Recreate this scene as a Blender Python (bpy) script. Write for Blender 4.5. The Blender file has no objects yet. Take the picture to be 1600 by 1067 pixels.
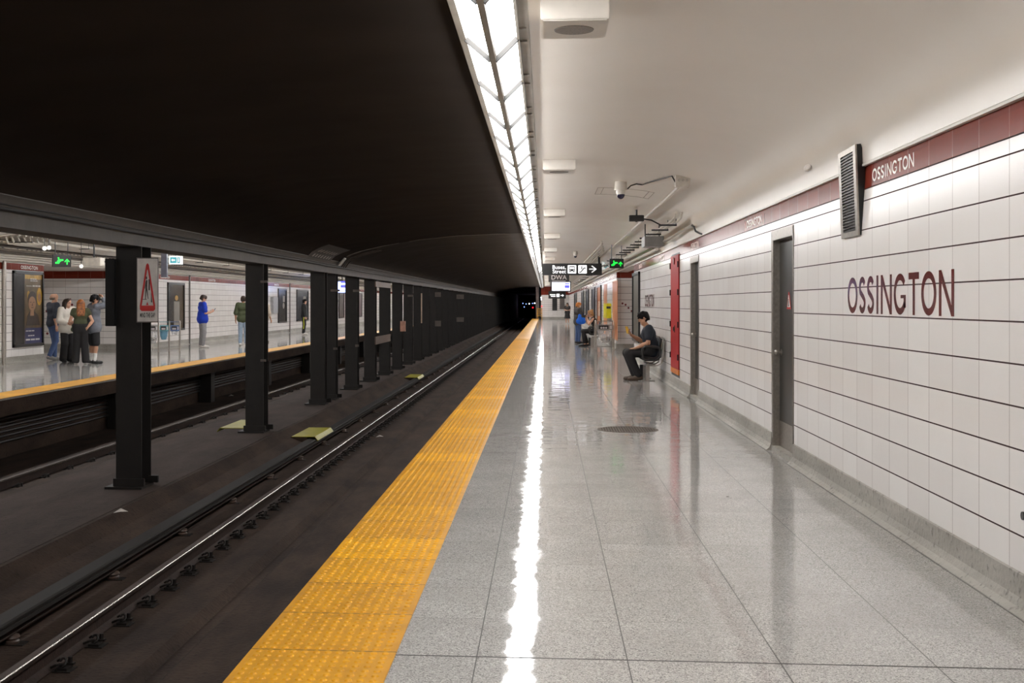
import bpy, bmesh, math, random
import numpy as np
from mathutils import Vector, Matrix
random.seed(7)
R = math.radians
sc = bpy.context.scene
C = sc.collection

# ------------------------------------------------------------------ camera
H0 = 1.46                       # eye height above the platform
F = 1900.0                      # focal length in pixels of a 1600 px wide frame
PP = 702.0                      # column of the optical axis (the photograph is cropped off centre)
YAW = math.atan((852.0 - PP) / F)
HZ = 474.0
cam_d = bpy.data.cameras.new('camera')
cam_d.sensor_width = 36.0
cam_d.lens = 36.0 * F / 1600.0  # hand-set layout depths were doubled about the camera together with this focal length
cam_d.shift_x = (800.0 - PP) / 1600.0
cam_d.shift_y = -(533.5 - HZ) / 1600.0
cam_d.clip_start = 0.05
cam_d.clip_end = 400
cam = bpy.data.objects.new('camera', cam_d)
C.objects.link(cam)
cam.location = (0, 0, H0)
cam.rotation_euler = (R(90), 0, YAW)
sc.camera = cam

# ------------------------------------------------------------------ world, exposure
w = bpy.data.worlds.new('world')
sc.world = w
w.use_nodes = True
w.node_tree.nodes['Background'].inputs[0].default_value = (0.9, 0.95, 1.0, 1)
w.node_tree.nodes['Background'].inputs[1].default_value = 0.01
sc.view_settings.view_transform = 'Standard'
sc.view_settings.look = 'None'
sc.view_settings.gamma = 1.0
sc.view_settings.use_curve_mapping = False
sc.view_settings.exposure = 0.0
try:
    sc.cycles.use_denoising = True
    sc.cycles.max_bounces = 10
    sc.cycles.diffuse_bounces = 6
    sc.cycles.glossy_bounces = 5
    sc.cycles.sample_clamp_indirect = 6.0
    sc.cycles.use_light_tree = True
except Exception:
    pass
LAMP = 27.0                     # strength of the fluorescent diffusers

def U(px, py, X=None, Y=None, Z=None):
    """point of the place seen at a pixel of the photograph, on a known plane"""
    u = (px - PP) / F
    v = (HZ - py) / F
    c, s = math.cos(YAW), math.sin(YAW)
    d = (u * c - s, u * s + c, v)
    if X is not None: t = X / d[0]
    elif Y is not None: t = Y / d[1]
    else: t = (Z - H0) / d[2]
    return Vector((t * d[0], t * d[1], H0 + t * d[2]))

# ------------------------------------------------------------------ materials
def lin(c):
    out = []
    for x in c[:3]:
        x = x / 255.0
        out.append(x / 12.92 if x <= 0.04045 else ((x + 0.055) / 1.055) ** 2.4)
    return (*out, 1.0)

def nd(nt, t, **kw):
    n = nt.nodes.new(t)
    for k, v in kw.items():
        setattr(n, k, v)
    return n

def math_n(nt, op, a, b=None, c=None):
    n = nd(nt, 'ShaderNodeMath', operation=op)
    for i, x in enumerate((a, b, c)):
        if x is None: continue
        if isinstance(x, (int, float)): n.inputs[i].default_value = x
        else: nt.links.new(x, n.inputs[i])
    return n.outputs[0]

def mixc(nt, fac, a, b, mode='MIX'):
    n = nd(nt, 'ShaderNodeMix', data_type='RGBA', blend_type=mode)
    for idx, x in ((0, fac), (6, a), (7, b)):
        if isinstance(x, (int, float)): n.inputs[idx].default_value = x
        elif isinstance(x, tuple): n.inputs[idx].default_value = x
        else: nt.links.new(x, n.inputs[idx])
    return n.outputs[2]

_M = {}
def mat(name, srgb=(128, 128, 128), rough=0.5, metal=0.0, var=0.12, scale=8.0, bump=0.0, bscale=None,
        emit=0.0, spec=0.5, coat=0.0, var2=None):
    """principled surface with a noise driven variation of its colour"""
    if name in _M: return _M[name]
    m = bpy.data.materials.new(name); m.use_nodes = True
    nt = m.node_tree; b = nt.nodes['Principled BSDF']
    tc = nd(nt, 'ShaderNodeTexCoord')
    nz = nd(nt, 'ShaderNodeTexNoise'); nz.inputs['Scale'].default_value = scale; nz.inputs['Detail'].default_value = 4
    nt.links.new(tc.outputs['Object'], nz.inputs['Vector'])
    base = lin(srgb)
    lo = tuple(max(0, x * (1 - var)) for x in base[:3]) + (1,)
    hi = tuple(min(1, x * (1 + var)) for x in base[:3]) + (1,)
    if var2: hi = lin(var2)
    rp = nd(nt, 'ShaderNodeMapRange'); rp.inputs[1].default_value = 0.35; rp.inputs[2].default_value = 0.65
    nt.links.new(nz.outputs[0], rp.inputs[0])
    col = mixc(nt, rp.outputs[0], lo, hi)
    nt.links.new(col, b.inputs['Base Color'])
    b.inputs['Roughness'].default_value = rough
    b.inputs['Metallic'].default_value = metal
    b.inputs['Specular IOR Level'].default_value = spec
    if coat: b.inputs['Coat Weight'].default_value = coat
    if emit:
        nt.links.new(col, b.inputs['Emission Color'])
        b.inputs['Emission Strength'].default_value = emit
    if bump:
        n2 = nd(nt, 'ShaderNodeTexNoise'); n2.inputs['Scale'].default_value = bscale or scale * 4
        n2.inputs['Detail'].default_value = 5
        nt.links.new(tc.outputs['Object'], n2.inputs['Vector'])
        bp = nd(nt, 'ShaderNodeBump'); bp.inputs['Strength'].default_value = bump; bp.inputs['Distance'].default_value = 0.02
        nt.links.new(n2.outputs[0], bp.inputs['Height']); nt.links.new(bp.outputs[0], b.inputs['Normal'])
    _M[name] = m
    return m

TS = 0.2032
def tile_mat(name, axis):
    """glazed square wall tiles with dark bed joints, thin head joints, a brown top course"""
    m = bpy.data.materials.new(name); m.use_nodes = True
    nt = m.node_tree; b = nt.nodes['Principled BSDF']
    g = nd(nt, 'ShaderNodeNewGeometry'); sp = nd(nt, 'ShaderNodeSeparateXYZ')
    nt.links.new(g.outputs['Position'], sp.inputs[0])
    u = sp.outputs[axis]; z = sp.outputs[2]
    us = math_n(nt, 'DIVIDE', math_n(nt, 'SUBTRACT', u, 6.11 + 100 * 0.4147), 0.4147)
    vs = math_n(nt, 'DIVIDE', math_n(nt, 'SUBTRACT', 2.185 + 40 * TS, z), TS)
    fu = math_n(nt, 'FRACT', us); fv = math_n(nt, 'FRACT', vs)
    du = math_n(nt, 'MULTIPLY', math_n(nt, 'MINIMUM', fu, math_n(nt, 'SUBTRACT', 1.0, fu)), 0.4147)
    dv = math_n(nt, 'MULTIPLY', math_n(nt, 'MINIMUM', fv, math_n(nt, 'SUBTRACT', 1.0, fv)), TS)
    dband = math_n(nt, 'ABSOLUTE', math_n(nt, 'SUBTRACT', z, 2.266))
    isb = math_n(nt, 'GREATER_THAN', z, 2.266)
    # rows: in the band only its lower edge
    dv2 = math_n(nt, 'MINIMUM', math_n(nt, 'ADD', dv, isb), dband)
    jh = math_n(nt, 'LESS_THAN', dv2, 0.0042)
    jv = math_n(nt, 'LESS_THAN', du, 0.0024)
    wn = nd(nt, 'ShaderNodeTexWhiteNoise', noise_dimensions='2D')
    cb = nd(nt, 'ShaderNodeCombineXYZ')
    nt.links.new(math_n(nt, 'FLOOR', us), cb.inputs[0]); nt.links.new(math_n(nt, 'FLOOR', vs), cb.inputs[1])
    nt.links.new(cb.outputs[0], wn.inputs['Vector'])
    nz = nd(nt, 'ShaderNodeTexNoise'); nz.inputs['Scale'].default_value = 3.0
    nt.links.new(g.outputs['Position'], nz.inputs['Vector'])
    white = mixc(nt, wn.outputs[0], lin((234, 230, 227)), lin((242, 239, 236)))
    white = mixc(nt, math_n(nt, 'MULTIPLY', nz.outputs[0], 0.3), white, lin((230, 222, 217)))
    brown = mixc(nt, wn.outputs[0], lin((112, 42, 31)), lin((128, 54, 41)))
    tilec = mixc(nt, isb, white, brown)
    jcol = mixc(nt, isb, lin((150, 138, 132)), lin((170, 130, 118)))
    col = mixc(nt, jv, tilec, jcol)
    col = mixc(nt, jh, col, lin((62, 44, 42)))
    nt.links.new(col, b.inputs['Base Color']); nt.links.new(math_n(nt, 'SUBTRACT', 0.11, math_n(nt, 'MULTIPLY', isb, 0.08)), b.inputs['Specular IOR Level'])
    rough = math_n(nt, 'ADD', 0.2, math_n(nt, 'MULTIPLY', math_n(nt, 'MAXIMUM', jh, jv), 0.5))
    nt.links.new(rough, b.inputs['Roughness'])
    # slight pillow of each tile + waviness of the glaze
    hu = math_n(nt, 'MINIMUM', math_n(nt, 'MINIMUM', du, dv2), 0.006)
    n2 = nd(nt, 'ShaderNodeTexNoise'); n2.inputs['Scale'].default_value = 9.0; n2.inputs['Detail'].default_value = 2
    nt.links.new(g.outputs['Position'], n2.inputs['Vector'])
    hh = math_n(nt, 'ADD', math_n(nt, 'MULTIPLY', hu, 40.0), math_n(nt, 'MULTIPLY', n2.outputs[0], 0.35))
    hh = math_n(nt, 'ADD', hh, math_n(nt, 'MULTIPLY', wn.outputs[0], 0.12))
    hh = math_n(nt, 'MULTIPLY', hh, math_n(nt, 'SUBTRACT', 1.0, isb))
    bp = nd(nt, 'ShaderNodeBump'); bp.inputs['Strength'].default_value = 0.25; bp.inputs['Distance'].default_value = 0.006
    nt.links.new(hh, bp.inputs['Height']); nt.links.new(bp.outputs[0], b.inputs['Normal'])
    return m

def floor_mat():
    m = bpy.data.materials.new('speckled_granite'); m.use_nodes = True
    nt = m.node_tree; b = nt.nodes['Principled BSDF']
    g = nd(nt, 'ShaderNodeNewGeometry'); sp = nd(nt, 'ShaderNodeSeparateXYZ')
    P = g.outputs['Position']
    nt.links.new(P, sp.inputs[0])
    x, y = sp.outputs[0], sp.outputs[1]
    us = math_n(nt, 'DIVIDE', math_n(nt, 'SUBTRACT', x, -0.282 - 0.617 * 60), 0.617)
    vs = math_n(nt, 'DIVIDE', math_n(nt, 'SUBTRACT', y, 5.02 - 0.605 * 100), 0.605)
    fu = math_n(nt, 'FRACT', us); fv = math_n(nt, 'FRACT', vs)
    du = math_n(nt, 'MULTIPLY', math_n(nt, 'MINIMUM', fu, math_n(nt, 'SUBTRACT', 1.0, fu)), 0.617)
    dv = math_n(nt, 'MULTIPLY', math_n(nt, 'MINIMUM', fv, math_n(nt, 'SUBTRACT', 1.0, fv)), 0.605)
    big = math_n(nt, 'LESS_THAN', math_n(nt, 'ABSOLUTE', math_n(nt, 'SUBTRACT', y, 5.02)), 0.0075)
    j1 = math_n(nt, 'LESS_THAN', du, 0.0028)
    j2 = math_n(nt, 'LESS_THAN', dv, 0.0025)
    wn = nd(nt, 'ShaderNodeTexWhiteNoise', noise_dimensions='2D')
    cb = nd(nt, 'ShaderNodeCombineXYZ')
    nt.links.new(math_n(nt, 'FLOOR', us), cb.inputs[0]); nt.links.new(math_n(nt, 'FLOOR', vs), cb.inputs[1])
    nt.links.new(cb.outputs[0], wn.inputs['Vector'])
    vo = nd(nt, 'ShaderNodeTexVoronoi'); vo.inputs['Scale'].default_value = 210
    nt.links.new(P, vo.inputs['Vector'])
    sep = nd(nt, 'ShaderNodeSeparateColor'); nt.links.new(vo.outputs['Color'], sep.inputs[0])
    cr = nd(nt, 'ShaderNodeValToRGB')
    e = cr.color_ramp.elements
    e[0].position = 0.0; e[0].color = lin((104, 102, 101))
    e[1].position = 1.0; e[1].color = lin((196, 193, 189))
    for p_, c_ in ((0.10, (120, 118, 116)), (0.2, (150, 148, 145)), (0.7, (170, 167, 163)), (0.85, (184, 180, 176))):
        q = e.new(p_); q.color = lin(c_)
    nt.links.new(sep.outputs[0], cr.inputs[0])
    nz = nd(nt, 'ShaderNodeTexNoise'); nz.inputs['Scale'].default_value = 2.2; nz.inputs['Detail'].default_value = 6
    nt.links.new(P, nz.inputs['Vector'])
    dirt = nd(nt, 'ShaderNodeMapRange'); dirt.inputs[1].default_value = 0.42; dirt.inputs[2].default_value = 0.75
    nt.links.new(nz.outputs[0], dirt.inputs[0])
    tone = math_n(nt, 'ADD', 1.06, math_n(nt, 'MULTIPLY', wn.outputs[0], 0.12))
    tn = nd(nt, 'ShaderNodeCombineColor')
    for i in range(3): nt.links.new(tone, tn.inputs[i])
    col = mixc(nt, 1.0, cr.outputs[0], tn.outputs[0], 'MULTIPLY')
    col = mixc(nt, math_n(nt, 'MULTIPLY', dirt.outputs[0], 0.35), col, lin((146, 143, 139)))
    col = mixc(nt, math_n(nt, 'MULTIPLY', j2, 0.45), col, lin((100, 98, 96)))
    col = mixc(nt, j1, col, lin((92, 90, 88)))
    col = mixc(nt, big, col, lin((70, 68, 66)))
    nt.links.new(col, b.inputs['Base Color'])
    rr = math_n(nt, 'ADD', 0.045, math_n(nt, 'MULTIPLY', dirt.outputs[0], 0.06))
    rr = math_n(nt, 'ADD', rr, math_n(nt, 'MULTIPLY', math_n(nt, 'MAXIMUM', j1, big), 0.5))
    nt.links.new(rr, b.inputs['Roughness'])
    nt.links.new(math_n(nt, 'SUBTRACT', 0.3, math_n(nt, 'MULTIPLY', math_n(nt, 'MAXIMUM', j1, big), 0.25)), b.inputs['Specular IOR Level'])
    # polished slabs lie a little uneven: long ripples and one tilt for each slab
    n2 = nd(nt, 'ShaderNodeTexNoise'); n2.inputs['Scale'].default_value = 3.2; n2.inputs['Detail'].default_value = 1.0
    nt.links.new(P, n2.inputs['Vector'])
    tilt = math_n(nt, 'MULTIPLY', math_n(nt, 'SUBTRACT', wn.outputs[0], 0.5), math_n(nt, 'MULTIPLY', math_n(nt, 'SUBTRACT', fu, 0.5), 0.35))
    n3 = nd(nt, 'ShaderNodeTexNoise'); n3.inputs['Scale'].default_value = 9.0; n3.inputs['Detail'].default_value = 2.0
    nt.links.new(P, n3.inputs['Vector'])
    hh = math_n(nt, 'ADD', math_n(nt, 'ADD', n2.outputs[0], tilt), math_n(nt, 'MULTIPLY', n3.outputs[0], 0.22))
    bp = nd(nt, 'ShaderNodeBump'); bp.inputs['Strength'].default_value = 0.5; bp.inputs['Distance'].default_value = 0.006
    nt.links.new(hh, bp.inputs['Height']); nt.links.new(bp.outputs[0], b.inputs['Normal'])
    return m

def yellow_mat():
    m = bpy.data.materials.new('yellow_tactile'); m.use_nodes = True
    nt = m.node_tree; b = nt.nodes['Principled BSDF']
    g = nd(nt, 'ShaderNodeNewGeometry'); sp = nd(nt, 'ShaderNodeSeparateXYZ')
    P = g.outputs['Position']; nt.links.new(P, sp.inputs[0])
    y = sp.outputs[1]; z = sp.outputs[2]
    ys = math_n(nt, 'DIVIDE', math_n(nt, 'SUBTRACT', y, 5.04 - 0.61 * 40), 0.61)
    fy = math_n(nt, 'FRACT', ys)
    d = math_n(nt, 'MULTIPLY', math_n(nt, 'MINIMUM', fy, math_n(nt, 'SUBTRACT', 1.0, fy)), 0.61)
    seam = math_n(nt, 'LESS_THAN', d, 0.005)
    wn = nd(nt, 'ShaderNodeTexWhiteNoise', noise_dimensions='1D')
    nt.links.new(math_n(nt, 'FLOOR', ys), wn.inputs['W'])
    wp = math_n(nt, 'POWER', wn.outputs[0], 2.0)
    c = mixc(nt, wp, lin((206, 148, 28)), lin((236, 172, 6)))
    nz = nd(nt, 'ShaderNodeTexNoise'); nz.inputs['Scale'].default_value = 6; nz.inputs['Detail'].default_value = 7
    nt.links.new(P, nz.inputs['Vector'])
    dirt = nd(nt, 'ShaderNodeMapRange'); dirt.inputs[1].default_value = 0.45; dirt.inputs[2].default_value = 0.8
    nt.links.new(nz.outputs[0], dirt.inputs[0])
    # the flat ground between the domes is browner than their tops
    low = nd(nt, 'ShaderNodeMapRange'); low.inputs[1].default_value = 0.0095; low.inputs[2].default_value = 0.007
    nt.links.new(z, low.inputs[0])
    c = mixc(nt, math_n(nt, 'MULTIPLY', low.outputs[0], 0.3), c, lin((176, 118, 30)))
    c = mixc(nt, math_n(nt, 'MULTIPLY', dirt.outputs[0], 0.45), c, lin((134, 92, 36)))
    c = mixc(nt, seam, c, lin((90, 62, 28)))
    nt.links.new(c, b.inputs['Base Color']); b.inputs['Specular IOR Level'].default_value = 0.25
    b.inputs['Roughness'].default_value = 0.36
    return m

def bed_mat(name, a, b_, rough=0.85):
    m = bpy.data.materials.new(name); m.use_nodes = True
    nt = m.node_tree; b = nt.nodes['Principled BSDF']
    g = nd(nt, 'ShaderNodeNewGeometry'); P = g.outputs['Position']
    mp = nd(nt, 'ShaderNodeMapping'); mp.inputs['Scale'].default_value = (1.0, 0.35, 1.0)
    nt.links.new(P, mp.inputs[0])
    n1 = nd(nt, 'ShaderNodeTexNoise'); n1.inputs['Scale'].default_value = 2.4; n1.inputs['Detail'].default_value = 8; n1.inputs['Roughness'].default_value = 0.65
    nt.links.new(mp.outputs[0], n1.inputs['Vector'])
    n2 = nd(nt, 'ShaderNodeTexNoise'); n2.inputs['Scale'].default_value = 26; n2.inputs['Detail'].default_value = 6
    nt.links.new(P, n2.inputs['Vector'])
    rp = nd(nt, 'ShaderNodeMapRange'); rp.inputs[1].default_value = 0.36; rp.inputs[2].default_value = 0.66
    nt.links.new(n1.outputs[0], rp.inputs[0])
    c = mixc(nt, rp.outputs[0], lin(a), lin(b_))
    r2 = nd(nt, 'ShaderNodeMapRange'); r2.inputs[1].default_value = 0.58; r2.inputs[2].default_value = 0.72
    nt.links.new(n2.outputs[0], r2.inputs[0])
    c = mixc(nt, math_n(nt, 'MULTIPLY', r2.outputs[0], 0.6), c, lin(tuple(int(v * 0.5) for v in a)))
    nt.links.new(c, b.inputs['Base Color'])
    b.inputs['Roughness'].default_value = rough; b.inputs['Specular IOR Level'].default_value = 0.2
    bp = nd(nt, 'ShaderNodeBump'); bp.inputs['Strength'].default_value = 0.5; bp.inputs['Distance'].default_value = 0.015
    nt.links.new(n2.outputs[0], bp.inputs['Height']); nt.links.new(bp.outputs[0], b.inputs['Normal'])
    return m

def ceil_mat(name, srgb, rough, dark, spec=0.5):
    """painted concrete with the patchy satin sheen of old enamel"""
    m = bpy.data.materials.new(name); m.use_nodes = True
    nt = m.node_tree; b = nt.nodes['Principled BSDF']
    g = nd(nt, 'ShaderNodeNewGeometry'); P = g.outputs['Position']
    n1 = nd(nt, 'ShaderNodeTexNoise'); n1.inputs['Scale'].default_value = 0.9; n1.inputs['Detail'].default_value = 6
    nt.links.new(P, n1.inputs['Vector'])
    n2 = nd(nt, 'ShaderNodeTexNoise'); n2.inputs['Scale'].default_value = 1.6; n2.inputs['Detail'].default_value = 3
    nt.links.new(P, n2.inputs['Vector'])
    base = lin(srgb); dk = lin(dark); b.inputs['Specular IOR Level'].default_value = spec
    rp = nd(nt, 'ShaderNodeMapRange'); rp.inputs[1].default_value = 0.2; rp.inputs[2].default_value = 0.85
    nt.links.new(n1.outputs[0], rp.inputs[0])
    nt.links.new(mixc(nt, rp.outputs[0], base, dk), b.inputs['Base Color'])
    rr = math_n(nt, 'ADD', rough, math_n(nt, 'MULTIPLY', n2.outputs[0], 0.12))
    nt.links.new(rr, b.inputs['Roughness'])
    return m

TILE_Y = tile_mat('glazed_wall_tile', 1)
TILE_X = tile_mat('glazed_end_wall_tile', 0)
FLOOR = floor_mat()
YELLOW = yellow_mat()
BED = bed_mat('sooty_track_concrete', (43, 33, 28), (70, 56, 47))
BENCHC = bed_mat('dusty_bench_concrete', (56, 46, 42), (74, 62, 57))
CEIL = ceil_mat('cream_ceiling_enamel', (222, 215, 206), 0.25, (214, 206, 196))
VAULT = ceil_mat('soot_black_vault', (44, 37, 32), 0.6, (32, 27, 24), 0.02)
VAULT2 = ceil_mat('brown_dusty_vault', (46, 39, 34), 0.55, (36, 30, 26), 0.1)
STEEL = mat('soot_black_steel', (29, 25, 22), 0.55, 0.0, 0.2, 6, 0.1)
BEAM = mat('grey_painted_beam', (60, 55, 51), 0.6, 0.0, 0.15, 3, 0.1)
STAIN = mat('brushed_stainless', (176, 170, 162), 0.4, 1.0, 0.1, 30)
GALV = mat('galvanised_conduit', (188, 181, 170), 0.4, 0.1, 0.1, 12)
CREAMP = mat('cream_painted_metal', (206, 200, 191), 0.4, 0.0, 0.06, 5)
ALU = mat('grey_fixture_aluminium', (112, 106, 98), 0.45, 0.35, 0.1, 6)
BLACK = mat('black_enamel', (20, 19, 19), 0.35, 0.0, 0.15, 10)
DKGREY = mat('dark_grey_paint', (52, 50, 48), 0.4, 0.0, 0.1, 6)
WHITE = mat('white_print', (236, 234, 230), 0.5, 0.0, 0.03, 5)
REDP = mat('red_print', (198, 48, 44), 0.5, 0.0, 0.06, 5)
LETTER = mat('brown_letter_enamel', (96, 34, 29), 0.12, 0.0, 0.1, 12, spec=0.3)
LETTERW = mat('cream_letter_enamel', (232, 222, 212), 0.3, 0.0, 0.05, 12)
CONC = bed_mat('grey_cove_terrazzo', (150, 146, 138), (178, 174, 166), 0.55)

# ------------------------------------------------------------------ mesh helpers
class MB:
    def __init__(s): s.v = []; s.f = []
    def add(s, vs, fs):
        o = len(s.v); s.v += [tuple(p) for p in vs]; s.f += [tuple(i + o for i in q) for q in fs]; return s
    def box(s, a, b):
        x0, x1 = sorted((a[0], b[0])); y0, y1 = sorted((a[1], b[1])); z0, z1 = sorted((a[2], b[2]))
        return s.add([(x0,y0,z0),(x1,y0,z0),(x1,y1,z0),(x0,y1,z0),(x0,y0,z1),(x1,y0,z1),(x1,y1,z1),(x0,y1,z1)],
                     [(0,3,2,1),(4,5,6,7),(0,1,5,4),(1,2,6,5),(2,3,7,6),(3,0,4,7)])
    def prism_y(s, prof, y0, y1, seg=1):
        """profile of (x, z) points, extruded along Y"""
        n = len(prof); vs = []
        for k in range(seg + 1):
            y = y0 + (y1 - y0) * k / seg
            vs += [(x, y, z) for x, z in prof]
        fs = [(k*n+i, k*n+(i+1) % n, (k+1)*n+(i+1) % n, (k+1)*n+i) for k in range(seg) for i in range(n)]
        fs += [tuple(range(n))[::-1], tuple(range(seg*n, seg*n+n))]
        return s.add(vs, fs)
    def cyl(s, a, b, r, n=12, r2=None, cap=True):
        a = Vector(a); b = Vector(b); d = (b - a).normalized(); r2 = r if r2 is None else r2
        u = d.orthogonal().normalized(); v = d.cross(u)
        vs = [a + (u*math.cos(t)+v*math.sin(t))*r for t in [2*math.pi*i/n for i in range(n)]]
        vs += [b + (u*math.cos(t)+v*math.sin(t))*r2 for t in [2*math.pi*i/n for i in range(n)]]
        fs = [(i, (i+1) % n, n+(i+1) % n, n+i) for i in range(n)]
        if cap: fs += [tuple(range(n))[::-1], tuple(range(n, 2*n))]
        return s.add(vs, fs)
    def tube(s, pts, r, n=8, closed=False):
        pts = [Vector(p) for p in pts]; m = len(pts); vs = []
        prev = None
        for i, p in enumerate(pts):
            if closed: d = (pts[(i+1) % m] - pts[i-1]).normalized()
            else: d = ((pts[min(i+1, m-1)] - p).normalized() + (p - pts[max(i-1, 0)]).normalized()).normalized()
            if prev is None: u = d.orthogonal().normalized()
            else:
                u = prev - d * prev.dot(d); u.normalize()
            prev = u; v = d.cross(u)
            rr = r[i] if isinstance(r, (list, tuple)) else r
            vs += [p + (u*math.cos(t)+v*math.sin(t))*rr for t in [2*math.pi*k/n for k in range(n)]]
        rng = range(m if closed else m-1)
        fs = [(i*n+k, i*n+(k+1) % n, ((i+1) % m)*n+(k+1) % n, ((i+1) % m)*n+k) for i in rng for k in range(n)]
        if not closed: fs += [tuple(range(n))[::-1], tuple(range((m-1)*n, m*n))]
        return s.add(vs, fs)
    def lathe(s, prof, c=(0,0,0), n=20):
        vs = []; m = len(prof)
        for r, z in prof:
            vs += [(c[0]+r*math.cos(2*math.pi*k/n), c[1]+r*math.sin(2*math.pi*k/n), c[2]+z) for k in range(n)]
        fs = [(i*n+k, i*n+(k+1) % n, (i+1)*n+(k+1) % n, (i+1)*n+k) for i in range(m-1) for k in range(n)]
        fs += [tuple(range(n))[::-1], tuple(range((m-1)*n, m*n))]
        return s.add(vs, fs)
    def ell(s, c, r, n=12, m=8):
        prof = [(math.sin(math.pi*i/m), -math.cos(math.pi*i/m)) for i in range(m+1)]
        vs = []
        for a, z in prof:
            vs += [(c[0]+r[0]*a*math.cos(2*math.pi*k/n), c[1]+r[1]*a*math.sin(2*math.pi*k/n), c[2]+r[2]*z) for k in range(n)]
        fs = [(i*n+k, i*n+(k+1) % n, (i+1)*n+(k+1) % n, (i+1)*n+k) for i in range(m) for k in range(n)]
        return s.add(vs, fs)
    def build(s, name, m, parent=None, label=None, cat=None, group=None, kind=None, smooth=False, bevel=0.0, local=False, recenter=True):
        me = bpy.data.meshes.new(name)
        vs = s.v
        off = Vector((0, 0, 0))
        if parent is not None and not local: off = world_loc(parent)
        elif parent is None and recenter and not local:
            xs = [p[0] for p in vs]; ys = [p[1] for p in vs]; zs = [p[2] for p in vs]
            off = Vector(((min(xs)+max(xs))/2, (min(ys)+max(ys))/2, min(zs)))
        me.from_pydata([(p[0]-off.x, p[1]-off.y, p[2]-off.z) for p in vs], [], s.f)
        bm = bmesh.new(); bm.from_mesh(me)
        bmesh.ops.remove_doubles(bm, verts=bm.verts, dist=1e-6)
        bmesh.ops.recalc_face_normals(bm, faces=bm.faces)
        if bevel:
            ed = [e for e in bm.edges if len(e.link_faces) == 2 and e.calc_face_angle(0) > 0.6]
            bmesh.ops.bevel(bm, geom=ed, offset=bevel, segments=2, affect='EDGES', clamp_overlap=True)
        bm.to_mesh(me); bm.free()
        if smooth:
            for p in me.polygons: p.use_smooth = True
            try: me.set_sharp_from_angle(angle=R(40))
            except Exception: pass
        me.materials.append(m)
        o = bpy.data.objects.new(name, me); C.objects.link(o)
        if parent is not None: o.parent = parent
        elif not local: o.location = off
        tag(o, label, cat, group, kind)
        return o

def world_loc(o):
    l = Vector((0, 0, 0))
    while o is not None:
        l = l + o.location; o = o.parent
    return l

def tag(o, label=None, cat=None, group=None, kind=None):
    if label: o['label'] = label
    if cat: o['category'] = cat
    if group: o['group'] = group
    if kind: o['kind'] = kind
    return o

def thing(name, label, cat, loc=(0, 0, 0), rz=0.0, group=None, kind=None):
    o = bpy.data.objects.new(name, None); C.objects.link(o)
    o.empty_display_size = 0.1
    o.location = loc; o.rotation_euler = (0, 0, rz)
    return tag(o, label, cat, group, kind)

def dup(o, loc=None, label=None, rz=None, parent=None):
    c = o.copy(); C.objects.link(c)
    if parent is not None: c.parent = parent
    if loc is not None: c.location = loc
    if rz is not None: c.rotation_euler = (0, 0, rz)
    if label: c['label'] = label
    for ch in o.children: dup(ch, parent=c)
    return c

ONES = ['', 'first', 'second', 'third', 'fourth', 'fifth', 'sixth', 'seventh', 'eighth', 'ninth', 'tenth', 'eleventh', 'twelfth',
        'thirteenth', 'fourteenth', 'fifteenth', 'sixteenth', 'seventeenth', 'eighteenth', 'nineteenth']
TENS = ['', '', 'twent', 'thirt', 'fort', 'fift', 'sixt', 'sevent', 'eight', 'ninet']
def ordw(n):
    if n < 20: return ONES[n]
    t, u = divmod(n, 10)
    return TENS[t] + 'ieth' if u == 0 else TENS[t] + 'y-' + ONES[u]

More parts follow.
